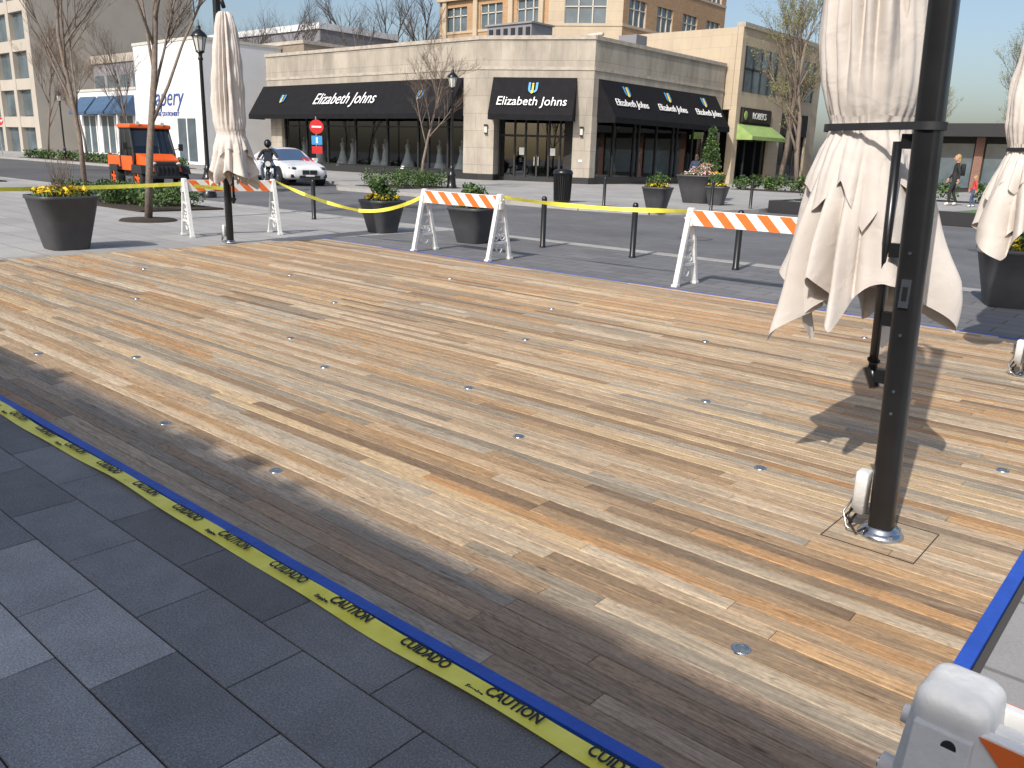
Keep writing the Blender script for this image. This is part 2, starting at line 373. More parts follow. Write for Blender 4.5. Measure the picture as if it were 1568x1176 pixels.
for x,y in [(-1.03,2.49),(-3.58,2.3),(-4.71,2.27),(-7.0,2.4),(-3.05,3.65),(-1.76,4.22),(-2.62,5.19),(-4.0,4.2),(-5.17,3.8),(-6.2,4.2),(-4.77,5.76),(-6.4,2.9),(-.75,5.2),(-3.6,7.0),(-5.6,7.2),(-7.4,5.6),(-8.9,4.1),(-9.4,6.4),(-7.9,7.9),(-11,5.2),(-2.6,8.4)]:
    b.lathe([(.036,-.01),(.036,.003),(.033,.005),(.024,.004),(.022,.002)],'chrome',(x,y),18)
    b.lathe([(.022,.0022),(.012,.005),(.0005,.006)],'winblue',(x,y),14)
b.obj('deck_light_studs')
b=B()
b.box(-13.02,-.38,1.742,1.792,-.02,.003,'blue_tape'); b.box(-.452,-.40,1.795,9.57,-.02,.0035,'blue_tape')
b.box(-13.02,-.38,9.578,9.62,-.02,.003,'blue_tape')
b.obj('blue_masking_tape')
boxes=[];w=.2925
for j in range(0,28):
    y1=1.735-j*w; y0=y1-w
    off=(j%2)*.3+(0.05 if j%3==0 else 0)
    for i in range(-30,6):
        x0=i*.6+off-.03; x1=x0+.6
        if x1<-13.05 : continue
        x0=max(x0,-13.04); x1=min(x1,-.375)
        if x1-x0<.05: continue
        t=random.random()
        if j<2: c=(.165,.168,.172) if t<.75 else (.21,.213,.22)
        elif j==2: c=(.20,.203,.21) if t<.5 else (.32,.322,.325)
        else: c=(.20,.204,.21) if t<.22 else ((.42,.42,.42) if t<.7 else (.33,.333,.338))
        k=random.uniform(.86,1.12); c=tuple(q*k for q in c)
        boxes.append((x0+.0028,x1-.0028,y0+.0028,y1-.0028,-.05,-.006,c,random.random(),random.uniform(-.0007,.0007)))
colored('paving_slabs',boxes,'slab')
b=B(); b.box(-13.04,-.38,-7,1.735,-.07,-.012,'soil'); b.obj('paving_joint_bed')
def ribbon(b,pts,wid,ups,key):
    vs=[];fs=[]
    for i,p in enumerate(pts):
        p=Vector(p);u=Vector(ups[i] if isinstance(ups,list) else ups).normalized(); vs+=[p-u*wid/2,p+u*wid/2]
    for i in range(len(pts)-1): fs.append((2*i,2*i+2,2*i+3,2*i+1))
    b.add(vs,fs,key,True)
b=B(); n=260; pts=[];ups=[]
for i in range(n):
    x=-13+12.9*i/(n-1); pts.append((x,1.690+.006*math.sin(x*1.3)+.004*math.sin(x*4.1),.004+.004*math.sin(x*2.9)+.003*math.sin(x*7.7+1))); ups.append((0,1,.10*math.sin(x*1.9)+.06*math.sin(x*5.3)))
ribbon(b,pts,.084,ups,'tape')
gt=b.obj('caution_tape_roll')
x=-12.6;i=0
while x<-.9:
    wd=['CAUTION','CUIDADO'][i%2]
    text('tape_lettering',wd,.066,(x,1.704+.006*math.sin(x*1.3),.0118),(0,0,0),'ink',gt,ext=.0004,off=.0018,sx=.74)
    if i%2: text('tape_maker_lettering','Empire',.026,(x+.26,1.672+.006*math.sin(x*1.3),.0118),(0,0,0),'ink',gt,ext=.0004,off=.001)
    x+=.40;i+=1
# ------------------------------------------------------------------ barricade
def barricade_mesh(L_=1.59,fr=.83):
    b=B(); 
    for sx in(-1,1):
        x=sx*fr
        for sy in(-1,1):
            y0,y1=sy*.03,sy*.27
            wv=.034
            b.hexa([(x-wv,y1-.028,0),(x+wv,y1-.028,0),(x+wv,y1+.028,0),(x-wv,y1+.028,0),(x-wv,y0-.03,1.0),(x+wv,y0-.03,1.0),(x+wv,y0+.03,1.0),(x-wv,y0+.03,1.0)],'white')
            b.box(x-.042,x+.042,y1-.045,y1+.045,0,.035,'white')
        b.rbox(x-.044,x+.044,-.052,.052,.80,1.04,'white',.022,1.42,5)
        # moulded bosses and bolts
        b.cyl((x-.066,.02,.95),(x+.066,.02,.95),.013,.012,'white',12)
        b.cyl((x-.068,-.035,.90),(x+.068,-.035,.90),.016,.014,'white',12); b.cyl((x-.072,-.035,.90),(x+.072,-.035,.90),.006,.006,'chrome',8)
        b.cyl((x,-.082,.90),(x,.082,.90),.013,.013,'white',12); b.cyl((x+.01,-.064,.985),(x+.01,.064,.985),.009,.009,'granite',10)
        b.box(x-.022,x+.022,-.20,.20,.26,.30,'white'); b.box(x-.022,x+.022,-.125,.125,.585,.62,'white')
        for cy,cz,rr in((0,.52,.06),(-.075,.37,.05),(.075,.37,.05),(0,.185,.065)):
            b.tube([(x,cy+rr*math.cos(a),cz+rr*math.sin(a)) for a in[2*math.pi*t/12 for t in range(12)]],.013,'white',6,True)
    b.box(-fr,fr,-.012,.012,.96,1.00,'white')
    def clip(P,lim,sgn):
        out=[]
        for i in range(len(P)):
            p,q=P[i-1],P[i]; ip=(p[0]-lim)*sgn>=0; iq=(q[0]-lim)*sgn>=0
            if ip!=iq:
                t=(lim-p[0])/(q[0]-p[0]); out.append((lim,p[1]+t*(q[1]-p[1])))
            if iq: out.append(q)
        return out
    for sy in(-1,1):
        y0=sy*.03; y1=sy*.046; ya,yb=min(y0,y1),max(y0,y1)
        z0,z1=.81,1.01; st=.15; sl=.12
        b.box(-L_/2,L_/2,ya,yb,z0,z1,'boardwhite')
        k=-1
        while True:
            xb=-L_/2+k*2*st
            if xb>L_/2: break
            P=clip([(xb,z1),(xb+st,z1),(xb+st+sl*1.6,z0),(xb+sl*1.6,z0)],-L_/2+.001,1)
            if len(P)>2: P=clip(P,L_/2-.001,-1)
            if len(P)>2:
                yo=(yb+.003) if sy>0 else (ya-.003)
                P=[(px,z0+.002+(pz-z0)*.98) for px,pz in P]
                b.add([(px,yo,pz) for px,pz in P],[tuple(range(len(P)))],'orange')
            k+=1
    return b.mesh('barricade')
bm_=barricade_mesh()
def barr(x,y,ang,z=0): return put('barricade',bm_,(x,y,z),ang,bevel=.006)
barr(-9.72,9.95,R(2),-.01); barr(-4.75,10.12,R(1),-.01); barr(-14.45,8.6,R(78),-.01); barr(-14.6,1.2,R(88),-.01)
barr(.68,1.02,R(-3),-.01)
def hang(p,q,sag,b,n=24,tw=.25):
    p=Vector(p);q=Vector(q);pts=[];ups=[]
    for i in range(n+1):
        t=i/n; v=p.lerp(q,t); v.z-=sag*4*t*(1-t); pts.append(v); s=math.sin(t*7+p.x)*tw
        ups.append((-(q-p).normalized().y*s,(q-p).normalized().x*s,1))
    ribbon(b,pts,.065,ups,'tape')
b=B(); hang((-14.6,7.75,.93),(-14.55,2.0,.9),.05,b); hang((-14.3,9.5,.98),(-12.3,9.9,.55),.06,b,tw=.7); hang((-12.3,9.9,.55),(-10.6,10.0,.93),.10,b,tw=.5); hang((-8.85,10.03,.98),(-5.65,10.12,.98),.05,b,tw=.9); hang((-14.5,7.9,.9),(-14.3,9.5,.9),.05,b)
b.obj('caution_tape')
# ------------------------------------------------------------------ bollards, planters, lamps
b=B(); b.lathe([(.058,-.02),(.058,.02),(.05,.03),(.05,.86),(.044,.9),(.02,.915),(.001,.918)],'black',n=18); bo=b.mesh('bollard')
for x,y in[(-16.7,12.1),(-9.7,12.1),(-7.8,12.2),(-5.9,12.25),(-15.8,22.8),(-12.9,24.6),(-12.7,27.0)]: put('bollard',bo,(x,y,.1 if y>20 else 0))
def planter(w,h,seed,kind):
    random.seed(seed); b=B()
    prof=[(.60,0),(.62,.02),(.80,h*.5),(.96,h-.06),(1.0,h-.05),(1.0,h),(.9,h),(.88,h-.07)]
    vs=[];fs=[];n=24
    for s,z in prof:
        for i in range(n):
            a=2*math.pi*i/n; c,s_=math.cos(a),math.sin(a); e=.45
            vs.append((w/2*s*math.copysign(abs(c)**e,c),w/2*s*math.copysign(abs(s_)**e,s_),z))
    for j in range(len(prof)-1):
        for i in range(n): fs.append((j*n+i,j*n+(i+1)%n,(j+1)*n+(i+1)%n,(j+1)*n+i))
    b.add(vs,fs,'planter',True); b.add(vs[-n:],[tuple(range(n))],'soil')
    b.leaves((0,0,h+.02),(w*.46,w*.46,.10),500,.04,['leaf1','leaf2'],.5)
    b.leaves((0,0,h+.07),(w*.45,w*.45,.08),200,.04,['yellowf'] if kind!='pink' else ['pinkf','whitef','pinkf'],.4)
    if kind in('shrub','pink'): 
        for _ in range(9): b.leaves((random.uniform(-.22,.22)*w,random.uniform(-.2,.2)*w,h+random.uniform(.12,.32)),(.18,.18,.15),130,.04,['leaf1','leaf1','leaf2'] if kind=='shrub' else ['leaf1','leaf2','pinkf','whitef'],.5)
    if kind=='twig':
        for _ in range(26):
            p=Vector((random.uniform(-.1,.1),random.uniform(-.1,.1),h)); pts=[p]; d=Vector((random.uniform(-.4,.4),random.uniform(-.4,.4),1)).normalized()
            for _ in range(4): p=p+d*.15; d=(d+Vector((random.uniform(-.2,.2),random.uniform(-.2,.2),.1))).normalized(); pts.append(p)
            b.tube(pts,[.006,.005,.004,.003,.002],'twig',4)
    if kind=='conifer':
        for k in range(7): b.leaves((0,0,h+.3+k*.22),(.46-k*.05,.46-k*.05,.2),420,.05,['leaf1','leaf1','leaf2'],.5)
    return b.mesh('flower_planter')
for i,(x,y,w,h,k) in enumerate([(-13.85,5.35,.92,.82,'twig'),(-13.4,11.4,.80,.66,'shrub'),(-11.0,11.6,.84,.66,'shrub'),(-13.7,22.6,.85,.7,'shrub'),(-14.3,27.6,.8,.65,'shrub'),(-15.4,28.2,1.5,1.0,'pink'),(-16.2,30.5,1.2,1.0,'conifer'),(-2.05,12.0,.85,.72,'shrub')]):
    put('flower_planter',planter(w,h,i+3,k),(x,y,.1 if y>20 else -.01),R(3*i))
random.seed(11)
def lampm():
    b=B()
    b.lathe([(.22,0),(.22,.12),(.19,.16),(.17,.5),(.2,.55),(.15,.62),(.1,.8),(.12,.84),(.075,.9),(.065,1.0),(.05,3.9),(.08,3.95),(.055,4.0),(.055,4.08),(.12,4.14)],'black',n=16)
    b.lathe([(.11,4.16),(.19,4.55)],'lamp',n=8,smooth=False)
    for i in range(8):
        a=2*math.pi*i/8; b.cyl((.112*math.cos(a),.112*math.sin(a),4.14),(.195*math.cos(a),.195*math.sin(a),4.56),.01,.01,'black',5)
    b.lathe([(.13,4.13),(.12,4.17)],'black',n=16); b.lathe([(.23,4.55),(.23,4.58),(.17,4.66),(.07,4.74),(.05,4.78),(.065,4.82),(.02,4.88),(.008,5.02)],'black',n=16)
    return b.mesh('street_lamp')
lm=lampm()
put('street_lamp',lm,(-26.3,26.3,.1)); put('street_lamp',lm,(-25.3,14.3,-.03),scale=1.06)
put('street_lamp',lm,(-68,13.0,0)); put('street_lamp',lm,(-66.5,26.3,.1))
b=B(); b.lathe([(.26,0),(.28,.05),(.28,.08)],'black'); 
for i in range(28):
    a=2*math.pi*i/28; b.cyl((.27*math.cos(a),.27*math.sin(a),.05),(.31*math.cos(a),.31*math.sin(a),.95),.016,.016,'black',5)
b.lathe([(.24,.05),(.26,.95)],'black_matte'); b.lathe([(.33,.93),(.34,.97),(.33,1.0),(.3,1.06),(.2,1.1),(.17,1.1),(.16,1.02)],'black'); 
b.obj('litter_bin',(-17.6,22.9,.1))
# ------------------------------------------------------------------ umbrellas
def umbrella(name,base,seed,lean=(0,0),off=(-.33,.34),rs=1.0,hem0=.84,cinch=1.0):
    rnd=random.Random(seed); b=B(); H=4.0
    def mast(z): return Vector((lean[0]*z/H,lean[1]*z/H,z))
    b.lathe([(.098,0),(.1,.012),(.085,.028),(.075,.03),(.075,.045),(.001,.05)],'chrome',n=32)
    for i in range(4):
        a=R(45+90*i); b.cyl((.087*math.cos(a),.087*math.sin(a),.01),(.087*math.cos(a),.087*math.sin(a),.034),.009,.009,'chrome',6)
    vs=[];fs=[];n=24;zs=[.03,.9,1.3,2.0,H]
    for z in zs:
        for i in range(n):
            a=2*math.pi*i/n; c,s_=math.cos(a),math.sin(a); r=.054
            vs.append(mast(z)+Vector((r*math.copysign(abs(c)**.6,c),r*math.copysign(abs(s_)**.6,s_),0)))
    for j in range(len(zs)-1):
        for i in range(n): fs.append((j*n+i,j*n+(i+1)%n,(j+1)*n+(i+1)%n,(j+1)*n+i))
    b.add(vs,fs,'black',True); b.add(vs[-n:],[tuple(range(n))],'black')
    off=Vector((*off,0)); o2=off.normalized()
    b.tube([mast(H-.1),mast(H-.1)+off*.5+Vector((0,0,.06)),mast(H-.25)+off],.035,'black',8)
    d=.13; z0,z1=.74,1.75
    q0=Vector((-o2.y,o2.x,0))*(.05)
    b.tube([mast(z0)+o2*d+q0,mast(z1)+o2*d+q0],.020,'black',8)
    for z in(z0,1.0,1.3,z1): b.box(*(lambda p:(p.x-.03,p.x+.03,p.y-.02,p.y+.02))(mast(z)+o2*.075+q0*.6),z-.03,z+.03,'black')
    b.tube([mast(z0+.06)+o2*d+q0,mast(z0+.02)+o2*(d+.02)+q0,mast(z0-.06)+o2*(d-.03)+q0],[.03,.034,.022],'black',10)
    p=mast(1.13); b.box(p.x-.020,p.x+.020,p.y-.064,p.y-.051,1.07,1.19,'chrome'); b.box(p.x-.010,p.x+.010,p.y-.069,p.y-.063,1.10,1.16,'black')
    for z in(.6,.7,.95,1.3): pz=mast(z); b.cyl((pz.x,pz.y-.048,z),(pz.x,pz.y-.058,z),.007,.007,'chrome',8)
    q=Vector((-.10,-.03,0)); b.rbox(q.x-.028,q.x+.028,q.y-.04,q.y+.04,.10,.30,'white',.010)
    b.tube([q+Vector((0,-.03,.1)),q+Vector((-.02,-.05,.05)),q+Vector((.02,-.07,.02)),q+Vector((.05,-.03,.04))],.006,'black',6)
    b.tube([q+Vector((-.03,.0,.16)),q+Vector((-.06,-.03,.09)),q+Vector((-.03,-.06,.03)),q+Vector((.02,-.05,.015))],.005,'chrome',6)
    b.tube([q+Vector((-.02,-.04,.12)),q+Vector((-.035,-.05,.08)),q+Vector((-.01,-.05,.05))],.009,'black',6)
    prof=[(3.70,.055),(3.64,.10),(3.45,.135),(3.2,.16),(3.0,.175),(2.6,.20),(2.2,.215),(2.0,.21),(1.9,.19),(1.83,.17),(1.79,.17),(1.72,.195),(1.6,.225),(1.45,.25),(1.25,.275),(1.05,.30),(.8,.315)]
    def rad(z):
        if z>=prof[0][0]: return prof[0][1]
        for i in range(len(prof)-1):
            if prof[i][0]>=z>=prof[i+1][0]:
                t=(prof[i][0]-z)/(prof[i][0]-prof[i+1][0]); v=prof[i][1]+t*(prof[i+1][1]-prof[i][1])
                if abs(z-1.82)<.35: v+=(1-cinch)*.035*(1-abs(z-1.82)/.35)
                return v
        return prof[-1][1]
    pi=math.pi
    layers=[(3.68,hem0+.04,.34,1.0,5),(3.66,hem0,.36,.72,4),(1.86,1.36,.22,1.06,6),(1.84,hem0+.12,.25,.42,4)]
    for li,(zt,h0,hr,ks,nt_) in enumerate(layers):
        nth=280; nz=100 if zt>2 else 44; ph=[rnd.uniform(0,6.28) for _ in range(16)]; vs=[];fs=[]
        for j in range(nz+1):
            t=j/nz
            for i in range(nth):
                th=2*pi*i/nth; wth=th+.22*math.sin(2*th+ph[0])+.13*math.sin(3*th+ph[1])
                u=(wth*nt_/pi+ph[2])%2; tri=1-abs(u-1)
                amp=.65+.35*math.sin(2*th+ph[3])
                hem=h0+hr*(1-tri**1.15*amp)
                z=zt-(zt-hem)*(t**.95)
                fl=max(0,min(1,(1.76-z)/.6)); up=max(0,min(1,(z-1.86)/.5)); near=max(0,1-abs(z-1.81)/.10)
                tw=.35*math.sin(z*1.7+ph[4])
                lobe=abs(math.sin(nt_*wth+ph[2]*pi/2+tw*fl))
                lobe2=abs(math.sin(7*wth+ph[6]+.4*math.sin(z*2.3+ph[7])))
                f3=math.sin(13*wth+2.0*z+ph[8]+.8*math.sin(2*th+z*1.4)); f4=math.sin(26*th+ph[9]+1.2*math.sin(3*th)+3*z)
                rr=rad(z)*ks*rs*(1+fl*(.54*(lobe-.60)+.10*f3)+up*(.30*(lobe2-.6)+.05*f3)+near*cinch*(.05*f3+.035*f4-.04)+.03*(1-fl)*(1-near)*f4*.5)
                rr+=(.016*math.sin(z*11+2.2*math.sin(th*2+ph[10])+3*math.sin(th+ph[11]))*fl+.007*math.sin(z*15+2*math.sin(3*th+ph[12]))*up)
                if li==0: rr+=.05*fl*max(0,math.sin(th+ph[13]))*rs
                cx=off.x+lean[0]*z/H+.012*math.sin(z*3+ph[14]); cy=off.y+lean[1]*z/H
                vs.append((cx+rr*math.cos(th),cy+rr*math.sin(th)*.95,z+.010*math.sin(5*th+ph[12])*near))
        for j in range(nz):
            for i in range(nth): fs.append((j*nth+i,j*nth+(i+1)%nth,(j+1)*nth+(i+1)%nth,(j+1)*nth+i))
        b.add(vs,fs,'fabric',True)
    d=o2; s=Vector((-d.y,d.x,0)); vs=[];fs=[]; half=off.length/2
    if cinch>.5:
      for i in range(48):
        a=2*pi*i/48; c_,s_=math.cos(a),math.sin(a)
        r_=.192*rs if c_>0 else .073
        pt=mast(1.81)+off/2+d*(half if c_>0 else -half)+d*c_*r_+s*s_*(.190*rs if c_>0 else .064)
        vs+=[pt-Vector((0,0,.016)),pt+Vector((0,0,.016))]
      for i in range(48): j=(i+1)%48; fs.append((2*i,2*j,2*j+1,2*i+1))
      b.add(vs,fs,'black_matte',True)
    return b.obj(name,(base[0],base[1],0))
umbrella('patio_umbrella',(-.98,3.81),5,lean=(-.13,-.08),off=(-.34,.31),rs=1.04,hem0=.77)
umbrella('patio_umbrella',(-13.2,7.8),9,off=(.26,-.03),rs=1.18,hem0=.86,cinch=.3)
umbrella('patio_umbrella',(-1.08,7.87),14,rs=1.1)
b=B(); c0,c1,e0,e1=-1.18,-.78,3.61,4.01
for x0,x1,y0,y1 in((c0,c1,e0,e0+.004),(c0,c1,e1,e1+.004),(c0-.004,c0,e0,e1),(c1,c1+.004,e0,e1)): b.box(x0,x1,y0,y1,-.01,.0025,'black_matte')
b.obj('deck_hatch_joint')
# ------------------------------------------------------------------ trees
def tree_mesh(name,H,r0,seed,clear=.3,spread=.42,levels=5,bud=None,nb=0,bark='bark',twig='twig',fan=5):
    rnd=random.Random(seed); b=B(); tips=[]
    def seg(p,d,L,r,lv):
        n=4 if lv<2 else 3; pts=[p];rs=[r]; q=p.copy(); dd=d.copy()
        for i in range(n):
            dd=(dd+Vector((rnd.gauss(0,.09),rnd.gauss(0,.09),.06+.02*lv))).normalized(); q=q+dd*(L/n); pts.append(q.copy()); rs.append(r*(1-.62*(i+1)/n) if lv else r*(1-.5*(i+1)/n))
        b.tube(pts,rs,bark if lv<3 else twig,7 if lv==0 else (5 if lv<3 else 3))
        if lv>=levels: tips.extend(pts[1:]); return
        k=fan+2 if lv==0 else (fan if lv<3 else fan-1)
        for i in range(k):
            t=(clear+(1-clear)*(i+.3)/k) if lv==0 else rnd.uniform(.25,1.0)
            ii=min(n-1,int(t*n)); ft=t*n-ii; pp_=pts[ii].lerp(pts[ii+1],min(1,ft)); rr=rs[ii]*.55
            a=rnd.uniform(0,6.28)+i*2.4; sp=spread*rnd.uniform(.7,1.4)
            ax=dd.orthogonal().normalized(); ax=Quaternion(dd,a)@ax; nd=(Quaternion(ax,sp)@dd).normalized()
            LL=L*(.52 if lv==0 else .58)*rnd.uniform(.75,1.15)*(1.15-.35*t)
            seg(pp_,nd,LL,max(rr,.004),lv+1)
    seg(Vector((0,0,0)),Vector((0,0,1)),H*.72,r0,0)
    if bud and tips:
        for _ in range(nb):
            p=rnd.choice(tips)+Vector((rnd.gauss(0,.10),rnd.gauss(0,.10),rnd.gauss(0,.10)))
            q=Quaternion((rnd.gauss(0,1),rnd.gauss(0,1),rnd.gauss(0,1),rnd.gauss(0,1))).normalized(); z=rnd.uniform(.025,.065)
            b.add([p+q@Vector(t) for t in((-z,0,0),(0,-z*.6,0),(z,0,0),(0,z*.6,0))],[(0,1,2,3)],bud)
    return b.mesh(name)
tA=tree_mesh('bare_tree',8.5,.085,3,.3,.42,4,fan=6)
tB=tree_mesh('bare_tree',6.2,.07,8,.38,.5,4,fan=6)
tC=tree_mesh('budding_tree',13.5,.2,21,.22,.42,4,'bud',5500,fan=6)
tD=tree_mesh('large_bare_tree',15,.3,31,.15,.6,4,None,0,'bark_dark','bark_dark',6)
put('bare_tree',tA,(-18.0,8.7,0)); put('bare_tree',tA,(-30.5,12.6,0),1.3,scale=1.1)
put('bare_tree',tB,(-27.5,25.6,.1),.5); 
for i,(x,y,s) in enumerate([(-70,26.4,1.0),(-63,26.4,.9),(-56.5,26.6,.85),(-78,12,1),(-48,12,1.1)]): put('bare_tree',tA,(x,y,.05),i*1.7,scale=s*1.15)
put('budding_tree',tC,(-25.3,58.0,.1)); put('budding_tree',tC,(-21.5,52,.1),2.0,scale=.85); put('budding_tree',tC,(-12,66,.1),1.0,scale=.8); put('budding_tree',tC,(-8.5,58,.36),3.0,scale=.62); put('budding_tree',tC,(-4,70,.1),4.0,scale=.9)
dt=bpy.data.objects.new('distant_trees',None); COL.objects.link(dt)
for i in range(32):
    x=-86+i*1.15+random.uniform(-1,1) if i<21 else -165+(i-21)*7
    y=84+random.uniform(-6,8)
    put('tree_crown',tD,(x,y,0),random.uniform(0,6),dt,scale=random.uniform(1.2,1.5))
for i in range(8): put('tree_crown',tD,(-100+i*5.5+random.uniform(-1.5,1.5),52+random.uniform(0,3)+(4 if i>5 else 0),0),random.uniform(0,6),dt,scale=random.uniform(.85,1.05))
for i in range(14):
    put('budding_crown',tC,(-30+i*5,95+random.uniform(-5,8),0),random.uniform(0,6),dt,scale=random.uniform(.7,1.0))
b=B(); b.lathe([(.6,-.01),(.55,.03),(.01,.05)],'soil'); sm=b.mesh('mulch_bed'); put('mulch_bed',sm,(-18,8.7,0)); put('mulch_bed',sm,(-27.5,25.6,.1))
def hedge(name,x0,x1,y0,y1,h,z=0,n=2600,fl=None,size=.05):
    b=B(); b.box(x0,x1,y0,y1,z-.02,z+.03,'soil')
    k=max(3,int((x1-x0)*(y1-y0)/.35))
    for _ in range(k):
        c=(random.uniform(x0+.15,x1-.15),random.uniform(y0+.15,y1-.15),z+h*random.uniform(.30,.62)); b.leaves(c,(.36,.36,h*.5),int(n/k),size,['leaf1','leaf1','leaf2'],.5)
        if fl: b.leaves((c[0],c[1],c[2]+h*.3),(.3,.3,h*.3),int(n/k/6),size,fl,.5)
    return b.obj(name)
hedge('hedge',-26,-20.2,9.6,11.8,.6,0,6000); hedge('hedge',-29.0,-26.2,23.2,26.8,.75,.1,5000); hedge('hedge',-50,-36,10,12,.6,0,5000,size=.08)
hedge('hedge',-75,-50,26,27.5,.7,.1,5000,size=.1)
hedge('shrub_bed',-12.0,-8.9,29,31,.55,.35,3500,['pinkf','yellowf']); hedge('shrub_bed',-12.0,6,36,37.5,.9,.35,6000,size=.09)
hedge('shrub_bed',-22,-14,44,46,.9,.1,5000,size=.09)
sheet('raised_lawn',[(-12.2,28.1),(30,28.1),(30,60),(-12.2,60)],.35,'turf',.4)
b=B(); b.box(-12.4,30,27.75,28.1,-.05,.38,'granite'); b.box(-12.4,-12.2,28.1,60,-.05,.38,'granite'); b.obj('low_stone_wall')
sheet('lawn_path',[(-12.1,28.3),(-6.8,28.3),(-4.5,60),(-12.1,60)],.356,'concrete',.02)
# ------------------------------------------------------------------ buildings
def FT(ox,oy,phi): return Matrix.Translation((ox,oy,0))@Matrix.Rotation(phi,4,'Z')
def awning(b,s0,s1,zt,zb,d,key='awning',val=.3):
    b.add([(s0,-.01,zt),(s1,-.01,zt),(s1,-d,zb),(s0,-d,zb),(s1,-d,zb-val),(s0,-d,zb-val),(s0,-.01,zb-val),(s1,-.01,zb-val)],[(0,3,2,1),(3,5,4,2),(0,6,5,3),(1,2,4,7)],key)
b=B(); Z1=7.72
b.T=FT(-55.3,36.3,0); LA=21.1
b.box(0,LA,0,.4,3.7,Z1,'limestone'); b.box(-.06,LA+.02,-.07,.45,Z1,Z1+.2,'limedark'); b.box(0,LA,-.04,0,6.15,6.32,'limedark')
b.box(.35,1.7,-.02,.5,0.45,3.7,'limestone'); b.box(19.95,LA,-.02,.5,.45,3.7,'limestone'); b.box(.35,1.7,-.04,.5,0,.45,'granite'); b.box(19.95,LA,-.04,.5,0,.45,'granite')
b.box(1.7,19.95,.05,.5,0,.5,'granite'); b.add([(1.7,.3,.5),(19.95,.3,.5),(19.95,.3,3.7),(1.7,.3,3.7)],[(0,1,2,3)],'glass')
for s in(1.75,4.3,6.7,9.7,12.9,15.8,16.7,18.4,19.9): b.box(s-.06,s+.06,.22,.36,.5,3.7,'black_matte')
b.box(1.7,19.95,.24,.34,.5,.62,'black_matte'); b.box(1.7,19.95,.24,.34,3.0,3.08,'black_matte')
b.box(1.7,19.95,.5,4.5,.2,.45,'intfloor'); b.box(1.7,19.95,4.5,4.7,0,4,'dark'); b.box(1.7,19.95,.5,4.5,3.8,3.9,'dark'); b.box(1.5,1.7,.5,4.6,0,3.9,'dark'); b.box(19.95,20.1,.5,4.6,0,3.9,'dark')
awning(b,-.4,19.9,5.75,3.75,1.35)
for s in (3.3,5.2,7.7,8.8,11.2,12.1,14.3,17.2,19.1):
    random.seed(int(s*10)); w_=random.uniform(.38,.6)
    b.lathe([(w_,.45),(w_*.85,.6),(w_*.5,1.0),(.16,1.45),(.13,1.6),(.17,1.8),(.19,1.93),(.07,2.02),(.05,2.1)],'gown',(s,.75),14)
    b.ell((s,.75,2.2),(.09,.09,.12),'gown',8,6)
phi=math.atan2(2.9,5.9); LC=math.hypot(2.9,5.9); b.T=FT(-34.2,36.3,phi)
b.box(0,LC,0,.4,3.7,Z1+.004,'limestone'); b.box(0,LC,-.075,.45,Z1+.004,Z1+.206,'limedark'); b.box(0,LC,-.045,0,6.15,6.32,'limedark')
for s0,s1 in((0,.95),(5.55,LC)):
    b.box(s0,s1,-.03,1.4,.45,3.7,'limestone'); b.box(s0,s1,-.05,1.4,0,.45,'granite')
b.add([(.95,1.2,.1),(5.55,1.2,.1),(5.55,1.2,3.7),(.95,1.2,3.7)],[(0,1,2,3)],'glass')
for s in(1.0,1.9,2.55,3.25,3.95,4.6,5.5): b.box(s-.05,s+.05,1.12,1.26,.1,3.7,'black_matte')
b.box(.95,5.55,1.13,1.25,.1,.35,'black_matte'); b.box(.95,5.55,1.13,1.25,2.6,2.72,'black_matte'); b.box(3.1,3.16,1.02,1.12,1.0,1.5,'chrome'); b.box(3.34,3.40,1.02,1.12,1.0,1.5,'chrome')
b.box(2.2,2.5,1.1,1.19,1.6,2.0,'boardwhite'); b.box(4.05,4.35,1.1,1.19,1.6,2.0,'boardwhite')
b.box(.95,5.55,4.8,5,0,4,'dark'); b.box(.95,5.55,1.3,5,3.75,3.85,'dark')
awning(b,.85,5.65,5.75,3.75,1.0)
for s in(.5,6.05):
    b.box(s-.07,s+.07,-.16,-.03,2.75,3.1,'lamp'); b.box(s-.1,s+.1,-.2,-.03,3.1,3.2,'black'); b.box(s-.09,s+.09,-.18,-.03,2.68,2.75,'black')
b.box(5.95,6.15,-.06,-.03,1.3,1.42,'boardwhite')
b.T=FT(-28.3,39.2,R(90)); LR=15.0
b.box(0,LR,0,.4,3.7,Z1-.004,'limestone'); b.box(0,LR+.05,-.07,.45,Z1-.004,Z1+.196,'limedark'); b.box(0,LR,-.04,0,6.15,6.32,'limedark')
b.box(0,.5,-.02,.5,.45,3.7,'limestone'); b.box(13.9,LR,-.02,.5,.45,3.7,'limestone'); b.box(0,.5,-.04,.5,0,.45,'granite'); b.box(13.9,LR,-.04,.5,0,.45,'granite')
b.box(.5,13.9,.05,.5,0,.5,'granite'); b.add([(.5,.3,.5),(13.9,.3,.5),(13.9,.3,3.7),(.5,.3,3.7)],[(0,1,2,3)],'glass')
for s in(.55,2.6,4.8,5.3,7.3,9.3,9.8,11.8,13.85): b.box(s-.06,s+.06,.22,.36,.5,3.7,'black_matte')
b.box(.5,13.9,4.0,4.2,0,4,'dark'); b.box(.5,13.9,.5,4,3.8,3.9,'dark'); b.box(.5,13.9,.5,4,.2,.45,'intfloor'); b.box(.3,.5,.5,4,0,3.9,'dark'); b.box(13.9,14,.5,4,0,3.9,'dark')
for s0,s1 in((.45,5.0),(5.02,9.5),(9.52,13.95)): awning(b,s0,s1,5.75,3.75,1.25)
for s in(1.6,3.6,6.4,8.3,10.6,12.6):
    b.lathe([(.4,.45),(.3,.8),(.14,1.45),(.17,1.8),(.19,1.93),(.06,2.02),(.05,2.1)],'gown',(s,1.0),14)
b.T=Matrix.Identity(4)
